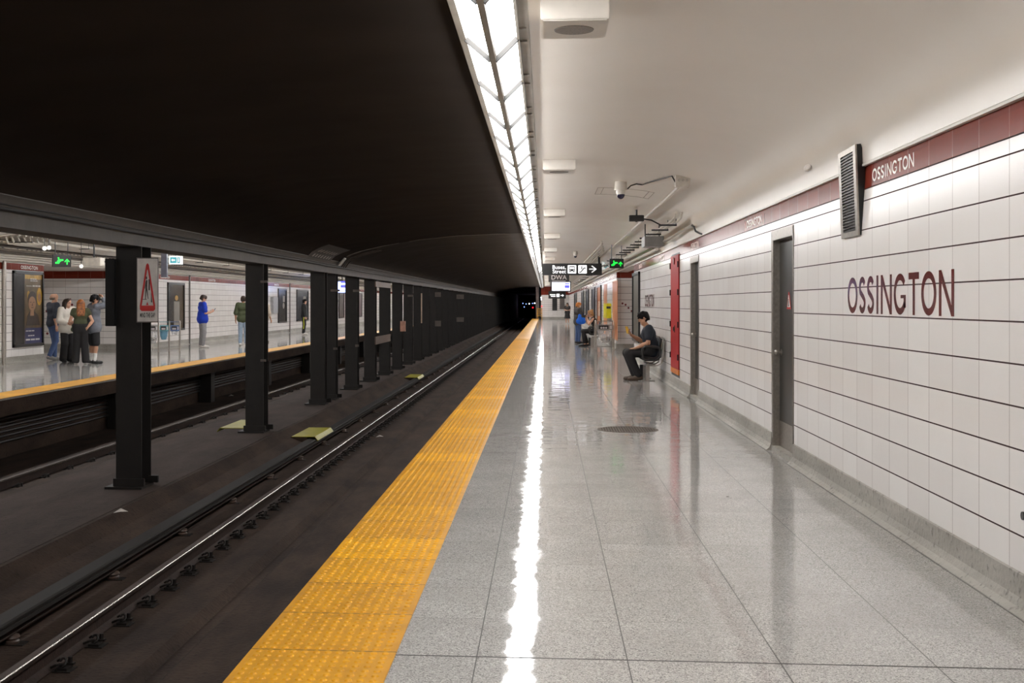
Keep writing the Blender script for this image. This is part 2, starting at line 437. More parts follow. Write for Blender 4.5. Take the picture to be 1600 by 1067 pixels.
# flat graphics on a plane -----------------------------------------------------
class G:
    """flat lettering and drawings: origin o, unit axes eu (right), ev (up); n is the side they are seen from"""
    def __init__(s, o, eu, ev):
        s.o = Vector(o); s.u = Vector(eu).normalized(); s.v = Vector(ev).normalized(); s.n = s.u.cross(s.v)
        s.mb = MB(); s.t = 0.0015
    def p(s, x, y, lift): return s.o + s.u*x + s.v*y + s.n*lift
    def poly(s, pts, l=0.0):
        n = len(pts)
        vs = [s.p(x, y, l) for x, y in pts] + [s.p(x, y, l + s.t) for x, y in pts]
        fs = [(i, (i+1) % n, n+(i+1) % n, n+i) for i in range(n)] + [tuple(range(n))[::-1], tuple(range(n, 2*n))]
        s.mb.add(vs, fs); return s
    def rect(s, x0, y0, x1, y1, l=0.0): return s.poly([(x0,y0),(x1,y0),(x1,y1),(x0,y1)], l)
    def ellipse(s, cx, cy, rx, ry, l=0.0, n=24):
        return s.poly([(cx+rx*math.cos(2*math.pi*i/n), cy+ry*math.sin(2*math.pi*i/n)) for i in range(n)], l)
    def rrect(s, x0, y0, x1, y1, r, l=0.0, n=5):
        pts = []
        for cx, cy, a0 in ((x1-r, y1-r, 0), (x0+r, y1-r, 90), (x0+r, y0+r, 180), (x1-r, y0+r, 270)):
            pts += [(cx+r*math.cos(R(a0+90*i/n)), cy+r*math.sin(R(a0+90*i/n))) for i in range(n+1)]
        return s.poly(pts, l)
    def ribbon(s, pts, wd, l=0.0, closed=False):
        P = [Vector(q) for q in pts]; n = len(P); A = []; B = []
        for i in range(n):
            if closed: a, b = P[i-1], P[(i+1) % n]; d1 = (P[i]-a).normalized(); d2 = (b-P[i]).normalized()
            else:
                d1 = (P[i]-P[i-1]).normalized() if i else (P[1]-P[0]).normalized()
                d2 = (P[i+1]-P[i]).normalized() if i < n-1 else d1
            n1 = Vector((-d1.y, d1.x)); n2 = Vector((-d2.y, d2.x)); m = (n1+n2)
            m = m / max(m.length_squared/2, 0.35)
            A.append(P[i]+m*wd/2); B.append(P[i]-m*wd/2)
        rng = range(n if closed else n-1)
        for i in rng:
            j = (i+1) % n
            s.poly([tuple(B[i]), tuple(B[j]), tuple(A[j]), tuple(A[i])], l)
        return s
    def text(s, txt, x, y, size, l=0.0, align='LEFT', bold=0.0, sx=1.0):
        cu = bpy.data.curves.new('t', 'FONT'); cu.body = txt; cu.size = size; cu.align_x = align; cu.offset = bold
        cu.resolution_u = 3
        ob = bpy.data.objects.new('t', cu); C.objects.link(ob)
        dg = bpy.context.evaluated_depsgraph_get()
        me = bpy.data.meshes.new_from_object(ob.evaluated_get(dg))
        s.mb.add([s.p(x + v.co.x*sx, y + v.co.y, l + s.t) for v in me.vertices], [tuple(p.vertices) for p in me.polygons])
        bpy.data.objects.remove(ob); bpy.data.curves.remove(cu); bpy.data.meshes.remove(me)
        return s
    def build(s, name, m, parent=None, **kw):
        o = s.mb.build(name, m, parent, **kw); s.mb = MB(); return o

def arc(cx, cy, rx, ry, a0, a1, n=14):
    return [(cx+rx*math.cos(R(a0+(a1-a0)*i/n)), cy+ry*math.sin(R(a0+(a1-a0)*i/n))) for i in range(n+1)]

def ossington(g, x, y, h, wid, st):
    """the station name in a geometric sans of even stroke; x,y = lower left, cap height h, total width wid"""
    adv = {'O': 1.0, 'S': 0.62, 'I': 0.28, 'N': 0.92, 'G': 0.98, 'T': 0.74}
    word = 'OSSINGTON'
    gap = 0.17
    tot = sum(adv[c] for c in word) + gap * (len(word)-1)
    k = wid / tot
    r = st / 2
    for ch in word:
        a = adv[ch] * k; cx = x + a/2; cy = y + h/2
        if ch == 'O': g.ribbon(arc(cx, cy, a/2-r, h/2-r, 0, 360, 36)[:-1], st, closed=True)
        elif ch == 'S':
            q = h/4 - r/2
            pts = arc(cx, y+h-r-q, a/2-r, q, 25, 215, 12) + [(cx + (a/2-r)*0.55, cy-q*0.35)] + arc(cx, y+r+q, a/2-r, q, 15, -160, 12)
            g.ribbon(pts, st)
        elif ch == 'I': g.rect(cx-r, y, cx+r, y+h)
        elif ch == 'N':
            g.rect(x, y, x+st, y+h); g.rect(x+a-st, y, x+a, y+h)
            g.poly([(x, y+h), (x, y+h-st*0.2), (x+a-st, y), (x+a, y), (x+a, y+st*0.2), (x+st, y+h)], 0.0004)
        elif ch == 'G':
            g.ribbon(arc(cx, cy, a/2-r, h/2-r, 38, 330, 26), st)
            g.rect(x+a-st*1.35, y+h*0.17, x+a-st*0.35, y+h*0.48)
            g.rect(cx+a*0.06, y+h*0.40, x+a-st*0.35, y+h*0.48, 0.0004)
        elif ch == 'T':
            g.rect(x, y+h-st, x+a, y+h); g.rect(cx-r, y, cx+r, y+h-st)
        x += a + gap*k
    return g
# ================================================================== LIGHTS: chevron fluorescent fixtures over the platform edges
DIFF = bpy.data.materials.new('lit_diffuser'); DIFF.use_nodes = True
_nt = DIFF.node_tree; _b = _nt.nodes['Principled BSDF']
_tc = nd(_nt, 'ShaderNodeTexCoord'); _nz = nd(_nt, 'ShaderNodeTexNoise'); _nz.inputs['Scale'].default_value = 2.0
_nt.links.new(_tc.outputs['Object'], _nz.inputs['Vector'])
_nt.links.new(mixc(_nt, _nz.outputs[0], (1.0, 0.99, 0.98, 1), (1.0, 0.995, 0.99, 1)), _b.inputs['Emission Color'])
_b.inputs['Emission Strength'].default_value = LAMP
_b.inputs['Base Color'].default_value = (0.8, 0.8, 0.8, 1)

FIN = mat('dark_fixture_fin', (38, 36, 34), 0.6)
FX, FZ, PITCH = -0.308, 3.06, 1.40
def fixture(x, y, label, group):
    t = thing('chevron_ceiling_light', label, 'ceiling light', (x, y, FZ), 0, group)
    f = MB()
    f.box((-0.195, 0, -0.045), (-0.157, PITCH, 0.0)); f.box((0.142, 0, -0.03), (0.215, PITCH, 0.0))
    f.box((0.142, 0, -0.05), (0.158, PITCH, 0.0))
    f.prism_y([(-0.024, -0.135), (0.024, -0.135), (0.017, -0.172), (-0.017, -0.172)], 0, PITCH)
    f.box((0.158, 0.10, -0.04), (0.20, 0.14, -0.03)); f.box((0.158, 1.16, -0.04), (0.20, 1.20, -0.03))
    f.build('frame', ALU, t, local=True)
    for sx, ex in ((-1, -0.157), (1, 0.142)):
        a = Vector((ex, 0, -0.036)); b = Vector((sx*0.010, 0, -0.166))
        nrm = Vector((-(b.z-a.z), 0, b.x-a.x)).normalized() * (0.018 if sx > 0 else -0.018)
        p = [a+nrm, b+nrm, b-nrm, a-nrm]
        dv = MB(); dv.add([(q.x, -0.016, q.z) for q in p] + [(q.x, 0.016, q.z) for q in p],
              [(0,1,2,3),(7,6,5,4),(0,4,5,1),(1,5,6,2),(2,6,7,3),(3,7,4,0)])
        dv.build('divider', FIN, t, local=True)
    for sx, ex in ((-1, -0.155), (1, 0.140)):
        d = MB()
        a = (ex, -0.022); b = (sx*0.016, -0.146)
        d.prism_y([a, b, (b[0], b[1]+0.006), (a[0], a[1]+0.006)], 0.017, PITCH-0.017)
        d.build('diffuser', DIFF, t, local=True)
    return t

N_FIX = 86
_proto = None
for i in range(N_FIX):
    y = 7.17 - PITCH * 9 + PITCH * i
    k = i - 8
    lab = ('chevron ceiling light over the near platform edge, overhead and out of the frame' if k < 1 else
           'lit chevron light above the near platform, %s along the row from the photo top' % ordw(k))
    if _proto is None: _proto = fixture(FX, y, lab, 'chevron lights above the near platform')
    else: dup(_proto, (FX, y, FZ), lab)
for i in range(76):
    y = 9.0 + PITCH * i
    c = dup(_proto, (-9.23, y, FZ), 'lit chevron ceiling light above the far platform edge, hidden behind the beam')
    c['group'] = 'chevron lights above the far platform'

# ================================================================== STRUCTURE
YN, YE = -6.0, 116.0
EDGE = -1.236
XW = 2.25
# near platform
f = MB(); f.box((EDGE, YN, -0.28), (XW+0.3, YE, 0.0)); f.box((XW+0.3, 30.6, -0.28), (6.5, 40.0, 0.0))
f.box((EDGE+0.55, YN, -1.12), (EDGE+0.85, YE, -0.28))
f.build('floor', FLOOR, kind='structure')
# far platform
FE, XF = -8.3, -12.7
f = MB(); f.box((FE, 8.0, -0.26), (-17.5, 118.0, 0.0))
f.build('floor_left', FLOOR, kind='structure')
f = MB(); f.box((FE-0.65, 8.0, -1.12), (FE-0.95, 118.0, -0.26)); f.box((FE-0.02, 8.0, -0.27), (FE+0.015, 118, -0.03))
f.build('wall_under_platform', BED, kind='structure')

# track bed between the platforms
prof = [(-0.4, -1.12), (-2.62, -1.12), (-2.70, -1.19), (-2.80, -1.19), (-2.88, -1.12), (-4.10, -1.11), (-4.13, -1.02), (-4.20, -0.95), (-4.40, -0.875), (-4.55, -0.75),
        (-5.60, -0.75), (-5.64, -0.98), (-5.78, -1.0), (-6.9, -1.02), (-7.1, -1.08), (-8.9, -1.1), (-9.2, -1.1), (-9.2, -1.6), (-0.4, -1.6)]
MB().prism_y(prof, YN, 240, 1).build('track_bed', BED, kind='structure')
# the dusty centre bench top gets its own lighter screed
MB().prism_y([(-4.60, -0.752), (-4.60, -0.744), (-5.58, -0.744), (-5.58, -0.752)], YN, 150).build('floor_bench', BENCHC, kind='structure')
MB().prism_y([(-5.80, -1.02), (-5.80, -0.988), (-6.85, -1.008), (-6.85, -1.04)], YN, 150).build('floor_strip', BENCHC, kind='structure')

# near ceiling: flat, then a curved cove down to the top of the tiles
cp = [(-0.50, 3.06), (0.8, 3.06), (1.1, 3.045), (1.35, 3.015), (1.6, 2.965), (1.82, 2.895), (1.98, 2.82), (2.10, 2.735), (2.18, 2.64), (2.215, 2.55), (2.225, 2.445)]
prof = cp + [(2.6, 2.445), (2.6, 3.4), (-0.50, 3.4)]
o = MB().prism_y(prof, YN, YE, 1).build('ceiling', CEIL, kind='structure', smooth=True)
f = MB(); f.box((2.55, 30.6, 2.9), (6.5, 40.0, 3.1)); f.build('ceiling_passage', CEIL, kind='structure')
# far ceiling, the mirror image
cp2 = [(-9.05, 3.06), (-10.9, 3.06), (-11.4, 3.03), (-11.8, 2.97), (-12.15, 2.87), (-12.42, 2.74), (-12.58, 2.62), (-12.64, 2.54), (-12.66, 2.445)]
MB().prism_y(cp2 + [(-13.0, 2.445), (-13.0, 3.4), (-9.05, 3.4)], 8.0, 118).build('ceiling_left', CEIL, kind='structure', smooth=True)
f = MB(); f.box((-13.0, 29.0, 2.5), (-17.5, 38.8, 2.7)); f.build('ceiling_alcove', CEIL, kind='structure')
# soot black vaults over the tracks
vp = [(-0.495, 3.05), (-1.2, 3.035), (-2.0, 3.0), (-2.9, 2.91), (-3.73, 2.77), (-4.2, 2.66), (-4.5, 2.56), (-4.66, 2.46), (-4.75, 2.34), (-4.78, 2.22), (-4.78, 2.20)]
vp2 = [(-5.14, 2.20), (-5.14, 2.22), (-5.17, 2.34), (-5.26, 2.46), (-5.42, 2.56), (-5.7, 2.66), (-6.2, 2.77), (-7.0, 2.91), (-7.8, 3.0), (-8.5, 3.035), (-9.04, 3.05)]
MB().prism_y(vp + vp2 + [(-9.04, 3.5), (-0.495, 3.5)], YN, 27.6).build('ceiling_vault', VAULT, kind='structure', smooth=True)
MB().prism_y(vp + vp2 + [(-9.04, 3.5), (-0.495, 3.5)], 27.6, 150).build('ceiling_vault', VAULT2, kind='structure', smooth=True)
MB().prism_y([(-4.775, 2.135), (-4.774, 2.222), (-4.743, 2.342), (-4.692, 2.405), (-4.72, 2.60), (-5.20, 2.60), (-5.228, 2.405), (-5.177, 2.342), (-5.146, 2.222), (-5.145, 2.135)], YN, 150).build('beam', BEAM, kind='structure', smooth=True)

# right wall with its door recesses
D1 = (U(1240, 500, X=2.25).y, U(1206.8, 500, X=2.25).y); D2 = (U(1092, 500, X=2.25).y, U(1079.2, 500, X=2.25).y); RC = (U(1062, 500, X=2.25).y, U(1049.8, 500, X=2.25).y)
f = MB(); T = 0.2
def wall_seg(y0, y1, z0=0.0, z1=2.45): f.box((XW, y0, z0), (XW+T, y1, z1))
wall_seg(YN, D1[0]); wall_seg(D1[1], D2[0]); wall_seg(D2[1], 31.2)
wall_seg(*D1, z0=2.17); wall_seg(*D2, z0=2.17)
f.box((XW+0.11, D1[0]-0.02, 0), (XW+T, D1[1]+0.02, 2.17)); f.box((XW+0.11, D2[0]-0.02, 0), (XW+T, D2[1]+0.02, 2.17))
wall_seg(39.0, YE)
f.build('wall_right', TILE_Y, kind='structure')
f = MB(); f.box((XW, 38.8, 0), (6.5, 39.0, 2.95)); f.box((XW+0.2, 31.05, 0), (6.5, 31.2, 2.95)); f.box((-0.4, YE, 0), (XW+0.3, YE+0.2, 3.05))
f.build('wall_end', TILE_X, kind='structure')
f = MB(); f.box((6.3, 31.0, 0), (6.5, 39.0, 2.95)); f.build('wall_passage', TILE_Y, kind='structure')
f = MB(); f.box((EDGE, YN-0.2, -1.2), (2.6, YN, 3.4)); f.box((EDGE, YN-0.2, -1.6), (-18, YN, 3.4)); f.build('wall_back', TILE_X, kind='structure')
YA, YB = U(68.5, 500, X=-12.7).y, 38.2
# left wall of the far platform: front length, alcove, then the long wall
f = MB()
f.box((XF, 8.0, 0), (XF-0.25, YA, 2.45)); f.box((XF, YB+0.3, 0), (XF-0.25, 118, 2.45)); f.box((-17.3, 29, 0), (-17.5, YB+0.5, 2.6))
f.build('wall_left', TILE_Y, kind='structure')
f = MB(); f.box((XF-0.002, YB, 0), (-17.4, YB+0.3, 2.6)); f.box((-13.0, YA-0.25, 0), (-17.4, YA-0.05, 2.6)); f.box((FE, 118, -1), (-13, 118.2, 3.2)); f.box((FE, 7.8, -1), (-13, 8.0, 3.2))
f.build('wall_alcove', TILE_X, kind='structure')
# tunnel portal and tunnel beyond the station
f = MB()
f.box((-1.1, 150, -1.2), (2.6, 150.3, 3.5)); f.box((-9.2, 150, 2.93), (0, 150.3, 3.5)); f.box((-4.4, 150, -1.2), (-5.6, 150.3, 3.0)); f.box((-8.6, 150, -1.2), (-13.2, 150.3, 3.5))
f.box((-4.5, 150.3, -1.2), (-5.5, 240, 3.0)); f.box((-0.9, 116.25, -1.2), (-0.6, 240, 3.4)); f.box((-8.7, 150.3, -1.2), (-9.0, 240, 3.0)); f.box((-9.0, 240, -1.2), (-0.5, 240.3, 3.2))
f.box((-9.0, 150.3, 2.9), (-0.6, 240, 3.2))
f.build('wall_tunnel', mat('tunnel_concrete', (116, 104, 102), 0.7), kind='structure')

# cove baseboards
def base(y0, y1, name, x=XW, s=1):
    pr = [(x+0.0*s, 0.185), (x-0.012*s, 0.18), (x-0.014*s, 0.07), (x-0.03*s, 0.03), (x-0.06*s, 0.006), (x-0.06*s, 0.0), (x+0.01*s, 0.0), (x+0.01*s, 0.185)]
    return pr, y0, y1
f = MB()
for y0, y1 in ((YN, D1[0]), (D1[1], D2[0]), (D2[1], 31.2), (38.8, YE)):
    pr, a, b = base(y0, y1, ''); f.prism_y(pr, a, b)
f.build('baseboard_right', CONC, kind='structure')
f = MB()
for y0, y1 in ((8.0, YA), (YB+0.3, 118)):
    pr, a, b = base(y0, y1, '', XF, -1); f.prism_y(pr, a, b)
f.build('baseboard_left', CONC, kind='structure')
f = MB(); f.box((XW, 38.76, 0), (6.3, 38.8, 0.18)); f.box((-0.4, YE-0.03, 0), (XW, YE, 0.18)); f.box((XF, YB-0.03, 0), (-17.3, YB, 0.14))
f.build('baseboard_end', CONC, kind='structure')
# thin steel trims over the brown course and at the fixture
f = MB(); f.box((2.222, YN, 2.425), (2.262, 31.2, 2.442)); f.box((2.222, 38.8, 2.425), (2.262, YE, 2.442)); f.build('trim_1', CREAMP, kind='structure')
f = MB(); f.box((XF+0.03, 8.0, 2.425), (XF-0.01, YA, 2.442)); f.box((XF+0.03, YB+0.3, 2.425), (XF-0.01, 118, 2.442)); f.build('trim_2', CREAMP, kind='structure')

# doors of the service closets, set back in stainless frames
def door(name, y0, y1, grille=False):
    t = thing(name, None, None, (XW, (y0+y1)/2, 0), 0, None, 'structure')
    fr = MB(); e = 0.045
    fr.box((XW-0.006, y1-0.012, 0.0), (XW+0.09, y1+0.008, 2.17)); fr.box((XW-0.006, y0-0.008, 0.0), (XW+0.09, y0+0.012, 2.17))
    fr.box((XW-0.006, y1-0.06, 0.13), (XW+0.012, y1+0.008, 2.17)); fr.box((XW-0.006, y0-0.008, 0.13), (XW+0.012, y0+0.03, 2.17))
    fr.box((XW-0.006, y0, 2.08), (XW+0.09, y1, 2.175))
    fr.build('door_frame', STAIN, t, bevel=0.002)
    MB().box((XW+0.070, y0+0.012, 0.05), (XW+0.105, y1-0.012, 2.08)).build('door_leaf', DKGREY, t, bevel=0.002)
    MB().box((XW+0.066, y0+0.014, 0.055), (XW+0.071, y1-0.014, 0.30)).build('kick_plate', STAIN, t)
    MB().box((XW-0.01, y0, 0.0), (XW+0.11, y1, 0.05)).build('threshold', CONC, t)
    h = MB(); yk = y1 - 0.12; zk = 0.98
    h.cyl((XW+0.07, yk, zk), (XW+0.062, yk, zk), 0.032, 16); h.cyl((XW+0.062, yk, zk), (XW+0.035, yk, zk), 0.012, 12)
    h.ell((XW+0.02, yk, zk), (0.024, 0.028, 0.028), 16, 10)
    h.build('door_handle', STAIN, t, smooth=True)
    if grille:
        g = MB()
        for k in range(9): g.box((XW+0.066, y0+0.15, 1.62+0.03*k), (XW+0.071, y0+0.50, 1.632+0.03*k))
        g.build('door_louvre', BLACK, t)
    return t
d1 = door('door_1', *D1)
d2 = door('door_2', *D2, grille=True)
g = G((XW+0.068, U(1229.5, 470, X=XW+0.068).y, 1.405), (0, -1, 0), (0, 0, 1))
g.poly([(0, 0), (0.20, 0), (0.12, 0.165), (0.08, 0.165)]); wsn = g.build('warning_sticker', REDP, d1, label='red triangular warning sticker on the near grey door')
g.poly([(0.035, 0.02), (0.165, 0.02), (0.108, 0.135), (0.092, 0.135)], 0.002); g.build('sticker_panel', WHITE, wsn)
g.ellipse(0.10, 0.088, 0.010, 0.010, 0.004); g.rect(0.087, 0.05, 0.113, 0.078, 0.004); g.poly([(0.08, 0.026), (0.094, 0.026), (0.101, 0.05), (0.11, 0.026), (0.124, 0.026), (0.11, 0.056), (0.09, 0.056)], 0.004)
g.build('sticker_figure', BLACK, wsn)

# red flush hose cabinet
RED = mat('red_cabinet_enamel', (168, 26, 28), 0.5, 0.0, 0.05, 2, spec=0.3)
t = thing('hose_cabinet', 'tall red fire hose cabinet with orange foot set in the white tiled wall', 'cabinet', (XW, (RC[0]+RC[1])/2, 0.2))
MB().box((XW-0.004, RC[0]-0.02, 0.20), (XW+0.05, RC[1]+0.02, 2.32)).build('cabinet_frame', DKGREY, t)
MB().box((XW-0.022, RC[0], 0.34), (XW-0.004, RC[1], 2.29)).build('cabinet_door', RED, t, bevel=0.003)
MB().box((XW-0.024, RC[0], 0.25), (XW-0.004, RC[1], 0.335)).build('foot_panel', mat('orange_foot', (214, 120, 24), 0.4), t)
for z in (0.55, 1.1, 1.65, 2.12):
    for y in (RC[0]+0.005, RC[1]-0.005):
        MB().cyl((XW-0.03, y, z-0.05), (XW-0.03, y, z+0.05), 0.012, 10).build('hinge', BLACK, t)
ym = (RC[0]+RC[1])/2; h = MB(); h.cyl((XW-0.022, ym, 1.02), (XW-0.045, ym, 1.02), 0.035, 14); h.box((XW-0.03, ym-0.05, 0.96), (XW-0.022, ym+0.05, 1.08)); h.build('latch', DKGREY, t)
MB().cyl((XW-0.022, ym, 2.19), (XW-0.04, ym, 2.19), 0.06, 14).build('bell', mat('dark_red', (110, 20, 22), 0.3), t)

# added unseen fill lights that brighten the alcove and the passage
def fill(x0, x1, y, z, lab):
    t = thing('batten_light', lab, 'ceiling light', ((x0+x1)/2, y, z))
    MB().box((x0, y-0.06, z), (x1, y+0.06, z+0.05)).build('housing', ALU, t)
    MB().tube([(x0+0.03, y, z-0.03), (x1-0.03, y, z-0.03)], 0.03, 10).build('tube', DIFF, t)
fill(-13.3, -16.6, YA+0.3, 2.45, 'fluorescent batten in the far alcove ceiling behind the film poster wall')
fill(2.7, 5.8, 31.5, 2.85, 'fluorescent batten in the passage ceiling behind the seated man')

# ================================================================== yellow tactile strips
def tactile(name, x0, x1, y0, y1, ydome, label):
    t = thing(name, label, 'tactile strip', ((x0+x1)/2, (y0+y1)/2, 0.0))
    MB().box((x0, y0, 0.0), (x1, y1, 0.006)).build('base_tile', YELLOW, t, bevel=0.002)
    m = MB(); row = 0; y = y0 + 0.0475; V = []; Fc = []
    ang = [2*math.pi*k/8 for k in range(8)]
    while y < ydome:
        n = 12
        for k in range(n):
            cx = x0 + 0.043 + k * 0.0483
            o_ = len(V)
            for rr, zz in ((0.0175, 0.006), (0.0115, 0.0118)):
                V += [(cx+rr*math.cos(a), y+rr*math.sin(a), zz) for a in ang]
            Fc += [(o_+i, o_+(i+1) % 8, o_+8+(i+1) % 8, o_+8+i) for i in range(8)]
            Fc.append(tuple(range(o_+8, o_+16)))
        y += 0.0610; row += 1
    m.v = V; m.f = Fc
    d = m.build('tactile_domes', YELLOW, t, smooth=True); d['kind'] = 'stuff'
    return t
tactile('tactile_strip', EDGE, EDGE+0.617, 2.4, YE, 50.0, 'yellow tactile warning strip along the edge of the near granite platform')
MB().box((FE+0.015, 8.1, 0.0), (FE-0.56, 117.9, 0.006)).build('tactile_strip', YELLOW, label='yellow tactile warning strip along the far platform edge across the tracks', cat='tactile strip')

# ================================================================== rails
RAILM = mat('rusty_rail_steel', (52, 38, 32), 0.6, 0.3, 0.25, 14, 0.2)
HEADM = mat('worn_rail_head', (70, 59, 53), 0.6, 0.0, 0.15, 3, spec=0.2)
EDGEM = mat('polished_rail_edge', (196, 190, 184), 0.25, 1.0, 0.08, 3)
def rail(x, zt, y0, y1, label):
    t = thing('running_rail', label, 'rail', (x, (y0+y1)/2, zt-0.16))
    b = MB().prism_y([(x-.07, zt-.16), (x+.07, zt-.16), (x+.07, zt-.15), (x+.012, zt-.128), (x+.010, zt-.045), (x+.036, zt-.034), (x+.036, zt-.012),
                      (x-.036, zt-.012), (x-.036, zt-.034), (x-.010, zt-.045), (x-.012, zt-.128), (x-.07, zt-.15)], y0, y1)
    b.build('rail_body', RAILM, t)
    h = MB().prism_y([(x+.030, zt-.014), (x+.030, zt), (x-.030, zt), (x-.030, zt-.014)], y0, y1)
    h.build('rail_head', HEADM, t)
    for q in (-1, 1):
        e = MB().prism_y([(x+q*.030, zt-.014), (x+q*.0365, zt-.014), (x+q*.0365, zt-.006), (x+q*.030, zt)], y0, y1)
        e.build('polished_edge', EDGEM, t)
ZR = -0.95
rail(-3.50, ZR, 0.0, 238, 'worn running rail with bright head on the near track, beside the third rail')
rail(-2.005, ZR, 0.0, 238, 'running rail of the near track tucked under the yellow platform edge')
rail(-7.40, ZR, 8.0, 238, 'running rail with bright head on the far track below the far platform')
rail(-5.92, ZR, 8.0, 238, 'running rail of the far track beside the column bench')

CLIPM = mat('sooty_clip_iron', (34, 29, 26), 0.55, 0.3, 0.2, 20)
def fastener(x, y, label, group, side=1):
    t = thing('rail_fastener', label, 'rail fastener', (x, y, ZR-0.17), 0, group)
    p = MB(); p.box((-0.06*side, -0.07, -0.01), (0.20*side, 0.07, 0.012)); p.box((0.09*side, -0.055, 0.012), (0.17*side, 0.055, 0.03))
    p.build('base_plate', CLIPM, t, local=True)
    c = MB(); s = side
    pts = [(0.055*s, -0.055, 0.035), (0.10*s, -0.06, 0.055), (0.135*s, -0.05, 0.06)] + \
          [((0.13+0.022*math.cos(a))*s, -0.02+0.03*math.sin(a)*0.6, 0.065+0.024*math.sin(a)) for a in [R(200+k*40) for k in range(9)]] + \
          [(0.10*s, 0.03, 0.075), (0.06*s, 0.06, 0.05)]
    c.tube(pts, 0.0095, 6); c.cyl((0.155*s, 0.05, 0.03), (0.155*s, 0.05, 0.085), 0.016, 8); c.box((0.125*s, 0.03, 0.03), (0.185*s, 0.07, 0.045))
    c.build('spring_clip', CLIPM, t, local=True)
    return t
_fp = None
for i in range(125):
    y = 7.7 + 0.605*i
    l = 'black spring clip fastener holding the near track rail, one of a long even row'
    if i == 0: _fp = fastener(-3.50, y, l, 'fasteners along the near rail')
    else: dup(_fp, (-3.50, y, ZR-0.17))
for i in range(60):
    y = 14.5 + 0.605*i*1.5
    c = dup(_fp, (-7.40, y, ZR-0.17), 'black spring clip fastener holding the far track rail, one of a long even row')
    c['group'] = 'fasteners along the far rail'

# third rail under its cover board
COVER = mat('dark_cover_board', (30, 25, 22), 0.65, 0.0, 0.15, 4, spec=0.3)
t = thing('third_rail', 'dark covered third rail running beside the column bench of the near track', 'third rail', (-4.03, 120, -1.02))
MB().prism_y([(-4.10, -0.905), (-4.10, -0.885), (-3.97, -0.895), (-3.955, -0.905), (-3.955, -0.925), (-3.965, -0.925), (-3.965, -0.907)], 0, 238).build('cover_board', COVER, t)
MB().prism_y([(-3.952, -0.928), (-3.940, -0.932), (-3.936, -0.955), (-3.950, -0.955)], 0, 238).build('cover_skirt', COVER, t)
MB().prism_y([(-4.07, -1.03), (-3.99, -1.03), (-3.99, -1.02), (-4.02, -1.0), (-4.02, -0.95), (-4.0, -0.94), (-4.0, -0.925), (-4.06, -0.925), (-4.06, -0.94), (-4.04, -0.95), (-4.04, -1.0), (-4.07, -1.02)], 0, 238).build('contact_rail', RAILM, t)
PORC = mat('dirty_porcelain', (84, 68, 60), 0.4, 0, 0.15, 9)
_ip = None
for i in range(36):
    y = 8.9 + 2.16*i
    if _ip is None:
        _ip = thing('rail_insulator', 'squat brown insulator carrying the third rail, one of a regular row', 'insulator', (-4.02, y, -1.117), 0, 'insulators under the third rail')
        MB().lathe([(0.0, 0.0), (0.055, 0.0), (0.060, 0.018), (0.047, 0.030), (0.062, 0.044), (0.056, 0.062), (0.03, 0.070), (0.0, 0.070)], (0, 0, 0.012), 14).build('insulator_body', PORC, _ip, local=True, smooth=True)
        MB().box((-0.11, -0.06, 0.0), (0.11, 0.06, 0.012)).build('base_plate', CLIPM, _ip, local=True)
    else: dup(_ip, (-4.02, y, -1.117))

# yellow step plates over the third rails
YP = mat('yellow_step_paint', (160, 152, 26), 0.45, 0, 0.12, 7)
def step(x0, x1, y, L, label, s=1):
    dz = -0.06 if s > 0 else 0.055
    t = thing('step_plate', label, 'step plate', ((x0+x1)/2, y, -0.76))
    MB().prism_y([(x0, -0.80+dz), (x1, -0.80+dz), (x1, -0.788+dz), (x0, -0.788+dz)], y-L/2, y+L/2).build('tread', YP, t, bevel=0.003)
    MB().prism_y([(x1, -0.80+dz), (x1+0.045*s, -0.86+dz), (x1+0.055*s, -0.855+dz), (x1, -0.788+dz)], y-L/2, y+L/2).build('flap', YP, t)
    if s > 0:
        MB().box((x0-0.02, y-L/2+0.01, -1.02), (-4.12, y+L/2-0.01, -0.86)).build('concrete_pad', BED, t)  # block added to cover the dark gap under the tread
        [MB().box((x0+0.02, y+e_, -0.95), (x0+0.15, y+e_+0.02, -0.86)).build('support', CLIPM, t) for e_ in (-L/2+0.03, L/2-0.05)]
step(-4.39, -3.98, 21.6, 1.55, 'yellow step plate over the third rail, the nearer of the two')
step(-4.39, -3.98, 38.6, 1.7, 'small yellow step plate over the third rail, far along the track')
step(-5.3, -5.72, 21.8, 1.5, 'yellow step plate on the far side of the bench beside the second column', -1)

# ================================================================== steel columns on the bench
def column(y, label, wd=0.31, dp=0.36):
    t = thing('steel_column', label, 'column', (-4.78-wd/2, y, -0.75), 0, 'black steel columns between the tracks', 'thing')
    s = MB(); h = wd/2
    s.box((-h, 0, 0.03), (h, 0.016, 2.885)); s.box((-h, dp-0.016, 0.03), (h, dp, 2.885)); s.box((-0.008, 0.016, 0.03), (0.008, dp-0.016, 2.885))
    s.build('shaft', STEEL, t, local=True)
    b = MB(); b.box((-h-0.12, -0.06, 0.0), (h+0.02, dp+0.04, 0.035)); b.box((-h-0.03, -0.02, 0.035), (h+0.035, 0.03, 0.13)); b.box((h-0.03, dp-0.03, 0.035), (h+0.09, dp+0.02, 0.12))
    b.build('base_plate', STEEL, t, local=True, bevel=0.004)
    return t
ycol = [U(221, 600, X=-4.78).y]
for px in (411.5, 507, 524, 558, 586, 608, 627):
    ycol.append(U(px, 600, X=-4.78).y)
step_c = 3.26
while ycol[-1] + step_c < 149: ycol.append(ycol[-1] + step_c)
cols = [column(ycol[0], 'wide black steel column carrying the white mind the gap sign')]
